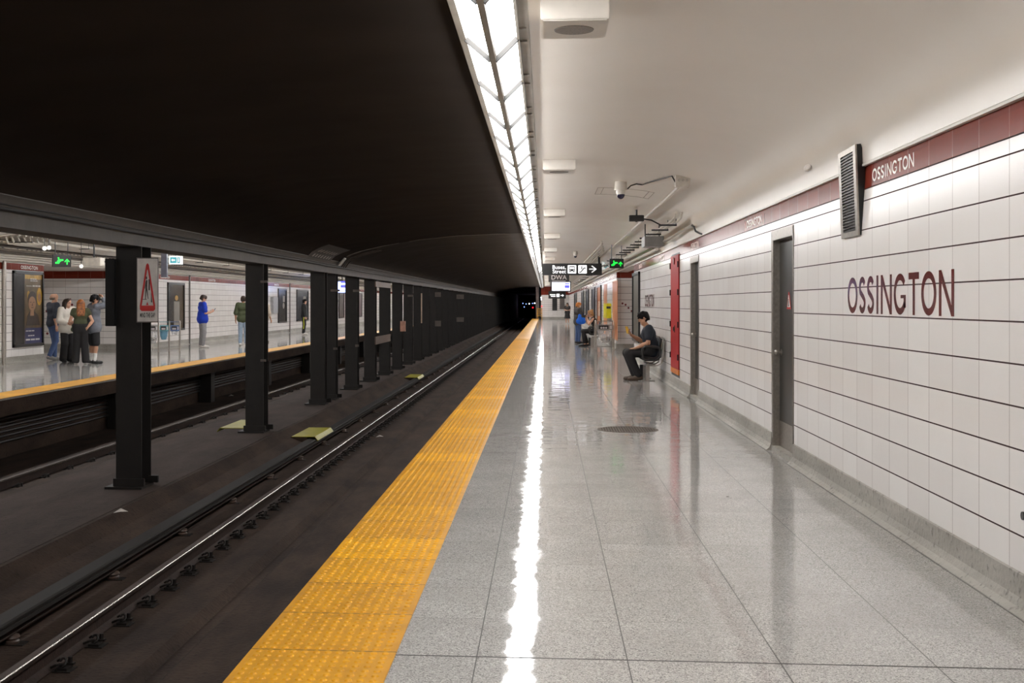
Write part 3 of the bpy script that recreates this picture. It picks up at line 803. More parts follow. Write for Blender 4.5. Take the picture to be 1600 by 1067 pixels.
for i, y in enumerate(ycol[1:], 2):
    names = {2: 'black steel column with two cable clamps, beside the blue shirted man', 3: 'broad black steel column of the close pair beneath the ceiling joint',
             4: 'black steel column standing just behind the broad one of the close pair'}
    cols.append(dup(cols[0], (-4.935, y, -0.75), names.get(i, 'black steel column, %s along the bench counted from the photo edge' % ordw(i))))
# small fittings fixed to the columns are parts of them
def colpart(k, name, a, b, m, label=None):
    q = cols[k]; l = q.location
    MB().box((l.x+a[0], l.y+a[1], l.z+a[2]), (l.x+b[0], l.y+b[1], l.z+b[2])).build(name, m, q, label=label)
CLAMP = mat('grey_clamp', (96, 86, 80), 0.5)
colpart(1, 'cable_clamp', (0.11, -0.03, 2.56), (0.23, 0.0, 2.60), CLAMP); colpart(1, 'cable_clamp', (0.11, -0.03, 1.22), (0.20, 0.0, 1.26), CLAMP)
colpart(3, 'cable_clamp', (0.05, -0.03, 2.48), (0.26, 0.0, 2.53), CLAMP); colpart(3, 'cable_clamp', (0.11, -0.03, 1.15), (0.2, 0.0, 1.20), CLAMP)
colpart(4, 'cable_clamp', (0.05, -0.03, 2.5), (0.22, 0.0, 2.56), CLAMP); colpart(4, 'cable_clamp', (0.11, -0.03, 1.10), (0.2, 0.0, 1.16), CLAMP)
colpart(7, 'junction_box', (0.13, -0.10, 1.28), (0.30, 0.02, 1.62), mat('pinkish_box', (190, 142, 122), 0.5), 'pale pinkish junction box')
colpart(8, 'cable_clamp', (0.0, -0.03, 2.45), (0.2, 0.0, 2.52), CLAMP)
colpart(9, 'light_strip', (0.15, -0.05, 1.45), (0.19, 0.0, 2.6), mat('pale_strip', (196, 172, 150), 0.5), 'pale vertical cover strip')
colpart(11, 'marker_plate', (0.10, -0.04, 1.2), (0.36, 0.0, 1.45), CLAMP, 'small grey number plate'); colpart(11, 'cross_plate', (0.10, -0.04, 2.5), (0.36, 0.0, 2.7), CLAMP)
colpart(15, 'cross_plate', (0.10, -0.04, 2.45), (0.5, 0.0, 2.7), CLAMP); colpart(15, 'marker_plate', (0.10, -0.04, 1.2), (0.5, 0.0, 1.45), CLAMP)
# cross bars between the sixth and seventh column
t = thing('cross_brace', 'brownish steel brace with two bars between two far columns', 'brace', (-4.80, ycol[5]+0.2, 0.4))
BR = mat('brown_brace', (92, 74, 64), 0.5)
for z0, z1 in ((1.93, 2.08), (0.30, 0.52)): MB().box((-4.779, ycol[5]-0.1, z0), (-4.745, ycol[6]+0.1, z1)).build('bar', BR, t)

# dark equipment box and the sign on the first column
y0 = ycol[0]
MB().box((-5.20, y0-0.06, 1.19), (-5.09, y0+0.30, 1.99)).build('sign_box', BLACK, label='black sign box seen from its edge on the left of the first column', cat='sign', bevel=0.004)
pl = U(213.5, 404, Y=y0-0.12); pr_ = U(247.5, 404, Y=y0-0.06)
t = thing('warning_sign', 'white mind the gap sign with red triangle on the first black column', 'sign', (pl.x, pl.y, 1.21))
A = Vector((pl.x, pl.y, 0)); B = Vector((pr_.x, pr_.y, 0)); eu = (B-A).normalized(); SW = (B-A).length; SH = 0.765
g = G((A.x, A.y, 1.235), eu, (0, 0, 1)); g.t = 0.05
nb = g.n
g.o = Vector((A.x, A.y, 1.235)) - nb*0.05
g.rect(0, 0, SW, SH); g.build('sign_frame', mat('sign_frame_alu', (120, 112, 108), 0.4, 0.6), t)
g.o = Vector((A.x, A.y, 1.235)); g.t = 0.002
g.rrect(0.008, 0.012, SW-0.008, SH-0.012, 0.004); sf = g.build('sign_face', mat('sign_white', (214, 208, 202), 0.35), t)
cx = SW*0.50
tri = [(cx-0.088, 0.155), (cx-0.068, 0.135), (cx+0.068, 0.135), (cx+0.088, 0.155), (cx+0.088, 0.20), (cx+0.016, 0.68), (cx, 0.70), (cx-0.016, 0.68), (cx-0.088, 0.20)]
g.poly(tri, 0.002); g.build('red_triangle', REDP, sf)
g.poly([(cx-0.066, 0.20), (cx+0.066, 0.20), (cx+0.004, 0.62), (cx-0.004, 0.62)], 0.004); g.build('triangle_panel', mat('sign_white', ()), sf)
g.ellipse(cx-0.012, 0.525, 0.008, 0.018, 0.006)
g.poly([(cx-0.022, 0.41), (cx-0.003, 0.41), (cx+0.001, 0.495), (cx-0.009, 0.505), (cx-0.018, 0.495)], 0.006)
g.poly([(cx-0.022, 0.41), (cx-0.028, 0.275), (cx-0.020, 0.275), (cx-0.011, 0.38), (cx+0.004, 0.275), (cx+0.011, 0.28), (cx-0.003, 0.41)], 0.006)
g.poly([(cx-0.021, 0.49), (cx-0.034, 0.40), (cx-0.028, 0.395), (cx-0.016, 0.46)], 0.006)
g.rect(cx+0.012, 0.38, cx+0.028, 0.51, 0.006); g.poly([(cx+0.040, 0.24), (cx+0.056, 0.235), (cx+0.046, 0.33), (cx+0.040, 0.36)], 0.006)
g.rect(cx-0.058, 0.27, cx-0.008, 0.276, 0.006)
g.build('pictogram', mat('dark_pictogram', (70, 66, 62), 0.5), sf)
g.poly([(cx-0.016, 0.205), (cx+0.012, 0.205), (cx-0.002, 0.245)], 0.006); g.build('red_mark', REDP, sf)
g.text('MIND THE GAP', cx, 0.062, 0.075, 0.004, 'CENTER', 0.001, 0.335); g.build('lettering', BLACK, sf)

# cables along the beam, the patch and the peeling joint of the vault
CAB = mat('black_cable', (22, 20, 19), 0.5)
for dz, rr, lab in ((0.0, 0.017, 'thick black cable clipped along the beam above the columns'), (0.045, 0.010, 'thin black cable just above the thick one along the beam')):
    pts = [(-4.735-dz*0.25, 4.0+1.6*k, 2.285+dz+0.006*math.sin(k*1.7)) for k in range(90)]
    MB().tube(pts, rr, 6).build('beam_cable', CAB, label=lab, cat='cable', kind='thing')
def vault_pt(x, off=0.0):
    for (xa, za), (xb, zb) in zip(vp, vp[1:]):
        if xb <= x <= xa and xa > xb:
            k = (xa-x)/(xa-xb); d = Vector((zb-za, xa-xb)).normalized()
            return x + abs(d.x)*0 + 0.0, za+(zb-za)*k
    return x, 2.2
PATCH = mat('chalky_patch', (176, 170, 164), 0.8)
yj = 27.6
def vault_strip(yc, wd, xs, m, nm, lab, lift=0.006, jag=0.0, cat='peeling paint'):
    vs = []; n = len(xs)
    for x in xs:
        _, z = vault_pt(x)
        j = jag*(random.random()-0.5); w2 = 2*wd*(0.4+random.random())
        vs += [(x+lift*0.6, yc+j-w2/2, z-lift), (x+lift*0.6, yc+j+w2/2, z-lift), (x+0.01, yc+j-w2/2, z+0.01), (x+0.01, yc+j+w2/2, z+0.01)]
    fs = []
    for i in range(n-1):
        a = 4*i; b = a+4
        fs += [(a, a+1, b+1, b), (a, b, b+2, a+2), (a+1, a+3, b+3, b+1)]
    MB().add(vs, fs).build(nm, m, label=lab, cat=cat)
xs = [-0.7-0.12*k for k in range(33)]
vault_strip(yj, 0.05, [x for x in xs if -4.6 < x < -3.3], mat('grey_joint', (120, 112, 106), 0.8), 'joint_strip', 'pale peeling joint running up the black vault above the close columns', jag=0.03)
vault_strip(yj+0.02, 0.02, [x for x in xs if -3.2 < x < -0.8], mat('dim_joint', (92, 84, 78), 0.8), 'joint_strip', 'faint scratched joint line crossing the flat of the black vault', jag=0.05)
for k in range(3):
    pts = []
    for x in [-3.9-0.06*q for q in range(15)]:
        _, z = vault_pt(x); pts.append((x+0.02, yj+0.5+0.28*k, z-0.014))
    pts.append((-4.75, yj+0.5+0.28*k, 2.30))
    MB().tube(pts, 0.014, 6).build('vault_conduit', mat('sooty_conduit', (70, 62, 58), 0.5), label='sooty conduit bending up the vault beside the joint, %s of three' % ordw(k+1), cat='conduit')
q = MB(); q.prism_y([(-4.70, 2.34), (-4.56, 2.50), (-4.55, 2.48), (-4.69, 2.32)], yj-0.24, yj+0.04); q.build('peeled_patch', PATCH, label='bright peeled patch at the foot of the vault joint', cat='patch')
# stencilled plate on the vault shoulder
t = thing('stencil_plate', 'curved grey plate with rows of stencilled marks on the vault shoulder', 'plate', (-4.5, 25.0, 2.4))
m_ = MB(); ps = [(-4.70, 2.395), (-4.60, 2.49), (-4.44, 2.565), (-4.26, 2.625)]
for (xa, za), (xb, zb) in zip(ps, ps[1:]): m_.add([(xa, 23.8, za), (xb, 23.8, zb), (xb, 26.4, zb), (xa, 26.4, za), (xa, 23.8, za+0.02), (xb, 23.8, zb+0.02), (xb, 26.4, zb+0.02), (xa, 26.4, za+0.02)],
                                                  [(0,1,2,3),(4,7,6,5),(0,4,5,1),(3,2,6,7)])
m_.build('plate', mat('stencil_grey', (66, 61, 57), 0.6), t)
mk = MB()
for r_ in range(2):
    for k in range(7):
        xa, za = ps[r_+0]; xb, zb = ps[r_+1]; yy = 24.1+0.30*k+random.random()*0.06
        a0, a1 = (0.2, 0.75)
        mk.add([(xa+(xb-xa)*a0+.004, yy, za+(zb-za)*a0-.004), (xa+(xb-xa)*a1+.004, yy+0.04, za+(zb-za)*a1-.004), (xa+(xb-xa)*a1+.004, yy+0.14, za+(zb-za)*a1-.004), (xa+(xb-xa)*a0+.004, yy+0.12, za+(zb-za)*a0-.004)], [(0,1,2,3)])
mk.build('stencil_marks', mat('stencil_pale', (170, 164, 156), 0.7), t)

# ================================================================== far platform underside: cables, posts
for k in range(7):
    z = -0.36 - 0.075*k
    pts = [(FE-0.60-0.02*(k % 2), 9+3.6*q, z + 0.012*math.sin(q*1.3+k)) for q in range(28)]
    MB().tube(pts, 0.022, 6).build('wall_cable', CAB, label='black cable slung along the wall under the far platform, %s from the top' % ordw(k+1), cat='cable', kind='thing')
for k in range(14):
    y = 17.6 + 6.6*k
    MB().box((FE-0.62, y, -1.1), (FE-0.30, y+0.35, -0.26)).build('platform_post', STEEL, label='stub post under the far platform edge, one of an even row', cat='post', group='posts under the far platform', kind='thing')
# ================================================================== right wall lettering
def wall_name(yc, z0, h, wd, st, m, lab, cat, group=None, x=XW, s=1, name='station_lettering'):
    g = G((x-0.0008*s, yc+wd/2*s, z0), (0, -1*s, 0), (0, 0, 1))
    ossington(g, 0, 0, h, wd, st)
    o = g.build(name, m, label=lab, cat=cat, group=group, kind='thing')
    return o
ya = U(1325, 455, X=XW).y; yb = U(1491, 455, X=XW).y
wall_name((ya+yb)/2, 1.388, 0.262, ya-yb, 0.042, LETTER, 'large brown OSSINGTON lettering on the white tiles of the right wall', 'lettering')
yo = (U(1363, 270, X=XW).y + U(1429, 245, X=XW).y)/2
for k in range(5):
    wall_name(yo+5.25*k, 2.297, 0.088, 0.95, 0.0155, LETTERW, 'small cream OSSINGTON in the right brown band, %s' % ['nearest', 'second from the grille', 'third, by the far grey door',
              'fourth, by the red cabinet', 'fifth, by the passage corner'][k], 'lettering', 'cream station names in the brown band of the right wall')
wall_name(26.6, 1.388, 0.262, 2.3, 0.042, LETTER, 'brown OSSINGTON lettering on the wall behind the seated man', 'lettering')
for k, (px, py) in enumerate(((46, 420), (258, 436), (331, 442), (432, 449))):
    c = U(px, py, X=XF)
    wall_name(c.y, 2.297, 0.088, 0.98, 0.0155, LETTERW, 'cream OSSINGTON in the brown band of the far wall, %s' % ['above the framed film poster', 'behind the mind the gap sign', 'above the blue shirted man', 'beyond the second column'][k],
              'lettering', 'cream station names in the brown band of the far wall', XF, -1)

# louvred vent leaning from the top of the right wall
bl = U(1317, 373, X=XW-0.012); br = U(1343.5, 367, X=XW-0.012); tl = U(1311.5, 241, X=2.175); tr = U(1338.5, 225, X=2.175)
t = thing('vent_grille', 'tall stainless framed vent with black louvres leaning over the brown band', 'vent', (XW, (bl.y+br.y)/2, bl.z))
def quadpt(a, b): return bl*(1-a)*(1-b) + br*a*(1-b) + tl*(1-a)*b + tr*a*b
def quadslab(m, a0, b0, a1, b1, d0, d1):
    n = (br-bl).cross(tl-bl).normalized()
    P = [quadpt(a0, b0), quadpt(a1, b0), quadpt(a1, b1), quadpt(a0, b1)]
    vs = [p+n*d0 for p in P] + [p+n*d1 for p in P]
    m.add(vs, [(0,3,2,1),(4,5,6,7),(0,1,5,4),(1,2,6,5),(2,3,7,6),(3,0,4,7)])
m_ = MB()
for q in ((0, 0, 1, 0.06), (0, 0.94, 1, 1), (0, 0.06, 0.14, 0.94), (0.86, 0.06, 1, 0.94)): quadslab(m_, *q, 0.0, 0.012)
m_.build('vent_frame', STAIN, t)
m_ = MB(); quadslab(m_, 0.0, 0.0, 1, 1, -0.05, 0.0); m_.build('duct', BLACK, t)
m_ = MB()
for k in range(26): quadslab(m_, 0.14, 0.065+0.8745*k/26, 0.86, 0.065+0.8745*k/26+0.014, 0.0, 0.012)
m_.build('louvres', mat('louvre_dark', (46, 40, 36), 0.4), t)

# loudspeaker boxes on the ceiling
GRL = mat('speaker_grille', (120, 112, 104), 0.5, 0.2, 0.2, 90)
_sp = None
for i in range(14):
    y = 6.40 + 7.16*i
    lab = 'cream ceiling loudspeaker box with round grille, %s' % ('nearest, beside the chevron lights' if i == 0 else ordw(i+1) + ' along the row')
    if _sp is None:
        _sp = thing('ceiling_speaker', lab, 'loudspeaker', (0.155, y, 2.95), 0, 'loudspeaker boxes along the ceiling')
        MB().box((-0.18, 0, 0.0), (0.18, 0.46, 0.112)).build('housing', CREAMP, _sp, local=True, bevel=0.004)
        MB().box((-0.168, 0.012, -0.006), (0.168, 0.448, 0.0)).build('bottom_plate', CREAMP, _sp, local=True, bevel=0.002); _bp = _sp.children[-1]
        MB().lathe([(0.0, -0.010), (0.105, -0.010), (0.108, -0.006), (0.0, -0.006)], (0, 0.23, 0), 28).build('grille', GRL, _bp, local=True)
        MB().cyl((0, 0.002, 0.075), (0, -0.002, 0.075), 0.014, 14).build('knockout', CREAMP, _sp, local=True)
    else: dup(_sp, (0.155, y, 2.95), lab)

# dome camera, its cable and junction box
c = U(970, 283, Z=3.06)
def domecam(p, lab, s=1.0):
    t = thing('dome_camera', lab, 'camera', (p.x, p.y, 3.06-0.26*s))
    MB().lathe([(0, .14*s), (.083*s, .14*s), (.085*s, .155*s), (.08*s, .17*s), (.075*s, .26*s), (0, .26*s)], (0, 0, 0), 24).build('housing', CREAMP, t, local=True, smooth=True)
    MB().lathe([(0, .075*s), (.05*s, .08*s), (.06*s, .11*s), (.06*s, .14*s), (0, .14*s)], (0, 0, 0), 20).build('collar', CREAMP, t, local=True, smooth=True)
    MB().ell((0, 0, .085*s), (.052*s, .052*s, .06*s), 20, 12).build('dome', mat('smoked_dome', (38, 34, 58), 0.06), t, local=True, smooth=True)
    return t
domecam(c, 'white dome camera with dark bubble hanging from the near ceiling')
c2 = U(899, 392, Z=3.06); domecam(c2, 'small white dome camera on the ceiling above the black bus sign', 0.9)
def ceil_z(x):
    for (xa, za), (xb, zb) in zip(cp, cp[1:]):
        if xa <= x <= xb: return za+(zb-za)*(x-xa)/(xb-xa)
    return 3.06
jb = Vector((1.62, 14.6, ceil_z(1.62)))
t = thing('junction_box', 'square galvanised junction box on the ceiling at the end of the dome camera cable', 'electrical box', (jb.x, jb.y, jb.z-0.12))
MB().box((jb.x-0.085, jb.y-0.08, jb.z-0.12), (jb.x+0.085, jb.y+0.08, jb.z+0.02)).build('box_body', GALV, t, bevel=0.004)
for k in range(3): MB().cyl((jb.x-0.045+0.045*k, jb.y-0.08, jb.z-0.045), (jb.x-0.045+0.045*k, jb.y-0.084, jb.z-0.045), 0.017, 14).build('knockout', STAIN, t)
pts = [(c.x+0.085, c.y, 2.955), (c.x+0.13, c.y, 3.0), (c.x+0.2, c.y-0.01, ceil_z(c.x+0.2)-0.014)] + [(c.x+0.28+(jb.x-0.12-c.x-0.28)*q/5, c.y+(jb.y-c.y)*q/5, ceil_z(c.x+0.28+(jb.x-0.12-c.x-0.28)*q/5)-0.014) for q in range(0, 6)] + [(jb.x-0.08, jb.y, jb.z-0.06)]
MB().tube(pts, 0.009, 8).build('camera_cable', CAB, label='black cable from the dome camera to the junction box', cat='cable', kind='thing')
def conduit(pts, r, lab, m=GALV, nm='conduit', group=None):
    return MB().tube(pts, r, 8).build(nm, m, label=lab, cat='conduit', group=group, kind='thing', smooth=True)
conduit([(1.64, 14.7, 2.90), (1.66, 16.0, 2.905), (1.70, 24, 2.90), (1.72, 40, 2.89), (1.74, 80, 2.88), (1.74, 115.5, 2.88)], 0.022, 'long pale conduit running from the junction box along the ceiling')
conduit([(1.93, 18.2, 2.80), (1.93, 18.3, 2.74), (1.92, 18.7, 2.71), (1.90, 21, 2.70), (1.88, 24, 2.70), (1.86, 24.5, 2.68), (1.86, 60, 2.68), (1.86, 115, 2.68)], 0.02, 'bent pale conduit starting above the hose cabinet, left of its pair')
conduit([(1.99, 18.0, 2.78), (1.99, 18.1, 2.72), (1.98, 18.5, 2.69), (1.96, 21, 2.68), (1.95, 115, 2.66)], 0.018, 'bent pale conduit starting above the hose cabinet, right of its pair')
for k in range(5):
    conduit([(1.38+0.06*k, 30.0+k, ceil_z(1.38+0.06*k)-0.03), (1.38+0.06*k, 30.2+k, ceil_z(1.38+0.06*k)-0.09), (1.38+0.06*k, 115, ceil_z(1.38+0.06*k)-0.09)], 0.02, 'grey conduit in the bundle above the exit sign, %s from the left' % ordw(k+1), GALV)
for k, (x, z, r_) in enumerate(((2.04, 2.60, 0.045), (2.14, 2.50, 0.03), (2.17, 2.56, 0.02))):
    conduit([(x, 22.4+1.2*k, z), (x, 115, z)], r_, 'long pale pipe under the cove beyond the grey box, %s' % ['thick', 'lowest', 'thin'][k], CREAMP)
# trapeze hangers under the conduits: black cross bars
_hb = None
for k in range(20):
    y = 18.6 + (1.24*k if k < 9 else 1.24*9 + 4.4*(k-9))
    lab = 'black cross bar hanger carrying the ceiling conduits, %s along the run' % ordw(k+1)
    if _hb is None:
        _hb = thing('conduit_hanger', lab, 'hanger', (1.88, y, 2.63), 0, 'conduit hangers along the ceiling')
        m_ = MB(); m_.box((-0.17, -0.025, 0.0), (0.10, 0.025, 0.025)); m_.build('cross_bar', BLACK, _hb, local=True)
        MB().cyl((0.09, 0, 0.02), (0.09, 0, 0.18), 0.006, 6).build('rod', BLACK, _hb, local=True)
    else: dup(_hb, (1.88, y, 2.63), lab)
# black projector on a stub, grey box and flex at the cove
p = Vector((1.50, 20.0, ceil_z(1.5)))
t = thing('ceiling_projector', 'small black box device hung on a stub below the ceiling beside the conduits', 'device', (p.x, p.y, p.z-0.20))
MB().box((p.x-0.14, p.y-0.06, p.z-0.19), (p.x+0.10, p.y+0.06, p.z-0.09)).build('device_body', BLACK, t, bevel=0.006)
MB().cyl((p.x-0.02, p.y, p.z-0.2), (p.x-0.02, p.y, p.z), 0.018, 10).build('stub', BLACK, t)
MB().tube([(p.x+0.10, p.y, p.z-0.15), (p.x+0.22, p.y, p.z-0.17), (p.x+0.40, p.y, 2.72)], 0.012, 6).build('cable', CAB, t)
t = thing('grey_box', 'long grey control box hanging beside the conduits near the cove', 'electrical box', (1.84, 21.0, 2.42))
MB().box((1.68, 20.8, 2.43), (2.0, 21.5, 2.60)).build('box_body', mat('grey_box_paint', (112, 110, 106), 0.45), t, bevel=0.004)
for x in (1.72, 1.96): MB().box((x-0.01, 21.2, 2.60), (x+0.01, 21.23, 2.83)).build('hanger_strap', BLACK, t)
conduit([(1.98, 20.9, 2.50), (2.10, 20.4, 2.56), (2.14, 19.2, 2.60), (2.14, 18.0, 2.60)], 0.022, 'short pale pipe between the grey box and the cove clamp')
MB().tube([(2.14, 18.0, 2.60), (2.15, 17.85, 2.57), (2.16, 17.75, 2.50), (2.20, 17.6, 2.46), (2.235, 17.5, 2.44)], 0.014, 8).build('flex_cable', CAB, label='black flexible cable curling from the cove clamp into the brown band', cat='cable', kind='thing')
# access hatch outline on the ceiling, crack at the top of the picture
HAT = mat('hatch_edge', (188, 178, 166), 0.5)
a = U(932, 298, Z=3.055); b = U(1025, 308, Z=3.03)
t = thing('ceiling_hatch', 'flush access hatch outlined in the ceiling beside the dome camera', 'hatch', (1.1, a.y, 3.04))
m_ = MB()
def strip(x0, x1, y0_, y1_):
    n_ = max(1, int((x1-x0)/0.05))
    for k_ in range(n_):
        xa = x0+(x1-x0)*k_/n_; xb = x0+(x1-x0)*(k_+1)/n_; za = ceil_z(xa); zb = ceil_z(xb)
        m_.add([(xa, y0_, za-.004), (xb, y0_, zb-.004), (xb, y1_, zb-.004), (xa, y1_, za-.004), (xa, y0_, za+.01), (xb, y0_, zb+.01), (xb, y1_, zb+.01), (xa, y1_, za+.01)], [(0,3,2,1),(4,5,6,7),(0,1,5,4),(1,2,6,5),(2,3,7,6),(3,0,4,7)])
for q_ in ((0.72, 1.50, 16.9, 16.912), (0.72, 1.50, 17.9, 17.912), (0.72, 0.728, 16.9, 17.9), (0.80, 0.808, 16.9, 17.9), (1.42, 1.428, 16.9, 17.9), (1.49, 1.498, 16.9, 17.9)): strip(*q_)
m_.build('hatch_frame', mat('hatch_line', (150, 138, 126), 0.6), t)
pts = []; m_ = MB(); vs = []; xs_ = [1.15+0.025*k for k in range(40)]
for i, x in enumerate(xs_):
    wv = 0.02*random.random()*(1 if i % 7 else 0.2); y = 5.35 + 0.024*random.random() + 0.02*math.sin(i*0.8)
    z = ceil_z(x)-0.003
    vs += [(x, y-wv, z), (x, y+wv+0.001, z), (x, y+wv+0.001, z+0.02), (x, y-wv, z+0.02)]
m_.add(vs, [(4*i+a_, 4*i+(a_+1) % 4, 4*i+4+(a_+1) % 4, 4*i+4+a_) for i in range(39) for a_ in range(4)])
m_.build('ceiling_crack', BLACK, label='ragged black crack across the curve of the near ceiling', cat='crack')
c = U(1258, 262, X=2.17)
m_ = MB(); m_.ell((2.19, c.y, c.z), (0.02, 0.13, 0.03), 12, 6); m_.build('plaster_scar', mat('plaster_scar', (206, 200, 192), 0.8), label='rough plaster scar on the white cove above the brown band', cat='plaster patch')
# round access cover and small bits on the floor
c = U(981, 671, Z=0)
t = thing('floor_cover', 'dark round cover let into the granite floor of the near platform', 'floor cover', (c.x, c.y, 0.0))
m_ = MB(); m_.add([(0.35*math.cos(2*math.pi*k/40), 0.35*math.sin(2*math.pi*k/40), z) for z in (0, 0.003) for k in range(40)], [(k, (k+1) % 40, 40+(k+1) % 40, 40+k) for k in range(40)] + [tuple(range(40, 80))])
m_.build('plate', mat('worn_cover', (92, 84, 77), 0.8, 0.0, 0.1, 60, spec=0.15), t, local=True)
m_ = MB()
for i in range(-11, 12):
    for j in range(-11, 12):
        x, y = i*0.03, j*0.03
        if (x/0.33)**2+(y/0.33)**2 < 1: m_.box((x-0.006, y-0.006, 0.003), (x+0.006, y+0.006, 0.0045))
m_.build('stud_pattern', mat('cover_studs', (74, 67, 61), 0.8, spec=0.15), t, local=True)
c = U(1137, 776, Z=0); MB().ell((c.x, c.y, 0.001), (0.012, 0.02, 0.003), 10, 6).build('gum_spot', mat('gum', (70, 62, 58), 0.7), label='small dark gum spot on the granite floor', cat='stain')
c = U(1100, 612, X=XW-0.02)
MB().box((XW-0.012, c.y-0.12, 0.10), (XW+0.0, c.y+0.02, 0.17)).build('wall_outlet', BLACK, label='small dark outlet at the foot of the wall by the far grey door', cat='outlet')
c = U(1601, 806, X=XW)
m_ = MB(); m_.cyl((XW, c.y, c.z), (XW-0.012, c.y, c.z), 0.02, 14); m_.build('wall_bumper', BLACK, label='round black bumper low on the white tiles at the photo edge', cat='bumper')
for k, (px, py, z, lab) in enumerate(((593, 683, -1.11, 'crumpled white wrapper on the track bed between rail and platform'), (188, 801, -0.74, 'flattened pale scrap on the far side of the bench'), (361, 619, -1.08, 'white scrap of litter under the far platform'))):
    c = U(px, py, Z=z)
    m_ = MB(); m_.add([(c.x-.07, c.y-.02, z+.0), (c.x+.02, c.y-.05, z+.02), (c.x+.08, c.y+.02, z+.01), (c.x, c.y+.05, z+.035), (c.x-.05, c.y+.04, z+.015), (c.x, c.y, z+0.045)], [(0,1,5),(1,2,5),(2,3,5),(3,4,5),(4,0,5),(4,3,2,1,0)])
    m_.build('litter', mat('litter_paper', (206, 200, 192), 0.7), label=lab, cat='litter')

# ================================================================== hanging signs
LIT = mat('lit_white_print', (245, 246, 250), 0.4, emit=0.75)
Yb = 36.8
a = U(848, 430, Y=Yb); b = U(940.5, 411.5, Y=Yb)
t = thing('direction_sign', 'black hanging sign reading Buses, Street with bus, escalator and arrow', 'sign', ((a.x+b.x)/2, Yb, a.z))
sbx = MB().box((a.x, Yb, a.z), (b.x, Yb+0.12, b.z)).build('sign_box', BLACK, t, bevel=0.006)
g = G((a.x, Yb-0.001, a.z), (1, 0, 0), (0, 0, 1)); g.t = 0.002
SWd = b.x-a.x; SHt = b.z-a.z
k = SWd/92.5                                       # metres per photo pixel on the sign
def sx(px): return (px-848)*k
g.text('Buses,', sx(884.5), SHt*0.53, 0.165, 0, 'RIGHT', 0.002); g.text('Street', sx(884.5), SHt*0.16, 0.165, 0, 'RIGHT', 0.002)
g.rrect(sx(887), SHt*0.14, sx(900.5), SHt*0.86, 0.025); g.rrect(sx(903.5), SHt*0.14, sx(917), SHt*0.86, 0.025)
g.rect(sx(920.5), SHt*0.47, sx(930.5), SHt*0.56)
g.poly([(sx(925.5), SHt*0.82), (sx(932.3), SHt*0.515), (sx(930), SHt*0.515), (sx(923.8), SHt*0.78)]); g.poly([(sx(925.5), SHt*0.21), (sx(923.8), SHt*0.25), (sx(930), SHt*0.515), (sx(932.3), SHt*0.515)])
g.build('lettering', LIT, sbx)
bx = sx(893.75); bw = 0.085
g.rrect(bx-bw, SHt*0.34, bx+bw, SHt*0.76, 0.02, 0.003); g.rect(bx-0.075, SHt*0.26, bx-0.04, SHt*0.36, 0.003); g.rect(bx+0.04, SHt*0.26, bx+0.075, SHt*0.36, 0.003)
g.ribbon([(sx(905), SHt*0.26), (sx(907.5), SHt*0.26), (sx(912.5), SHt*0.60), (sx(915.5), SHt*0.60)], 0.028, 0.003)
g.ellipse(sx(909), SHt*0.72, 0.014, 0.016, 0.003); g.rect(sx(908.3), SHt*0.52, sx(909.7), SHt*0.67, 0.003)
g.build('pictogram', BLACK, sbx)
g.rrect(bx-bw+0.014, SHt*0.52, bx+bw-0.014, SHt*0.68, 0.012, 0.005); g.ellipse(bx-0.055, SHt*0.42, 0.012, 0.012, 0.005); g.ellipse(bx+0.055, SHt*0.42, 0.012, 0.012, 0.005)
g.build('pictogram_window', LIT, sbx)
MB().box((a.x+0.0, Yb+0.02, b.z), (a.x+0.07, Yb+0.10, 3.06)).build('hanger_post', STAIN, t)
MB().box((b.x-0.12, Yb+0.02, b.z), (b.x-0.05, Yb+0.10, ceil_z(1.6))).build('hanger_post', BLACK, t)

EXG = mat('exit_green', (20, 235, 70), 0.4, emit=1.3)
def exit_sign(p, s, lab, yaw=0):
    t = thing('exit_sign', lab, 'sign', (p.x, p.y, p.z), yaw)
    bx_ = MB().box((-0.215*s, 0.0, 0.0), (0.215*s, 0.10, 0.29*s)).build('sign_box', BLACK, t, local=True, bevel=0.004)
    g = G((0, -0.001, 0), (1, 0, 0), (0, 0, 1)); g.t = 0.002
    m = lambda P: [(x*s, y*s) for x, y in P]
    g.poly(m([(-0.16, 0.075), (-0.075, 0.075), (-0.05, 0.12), (0.0, 0.15), (0.03, 0.15), (0.03, 0.185), (-0.06, 0.185), (-0.10, 0.125), (-0.16, 0.115)]))
    g.ellipse(-0.085*s, 0.215*s, 0.02*s, 0.02*s); g.poly(m([(-0.12, 0.13), (-0.08, 0.125), (-0.06, 0.195), (-0.085, 0.195)]))
    g.rect(0.105*s, 0.06*s, 0.13*s, 0.16*s); g.poly(m([(0.118, 0.20), (0.18, 0.135), (0.165, 0.115), (0.118, 0.165), (0.07, 0.115), (0.055, 0.135)]))
    o = g.build('running_figure', EXG, bx_, local=True)
    for sx_ in (-0.15, 0.15): MB().cyl((sx_*s, 0.05, 0.28*s), (sx_*s, 0.05, 2.9-p.z), 0.01, 6).build('hanger_rod', BLACK, t, local=True)
    return t
exit_sign(U(963.5, 419, Y=30.0), 0.80, 'black exit sign with green running figure and arrow above the near platform')
exit_sign(U(97, 417, X=-11.3), 0.97, 'black exit sign with green running figure above the far platform', R(35))
TEAL = mat('teal_print', (36, 140, 150), 0.4, emit=0.35)
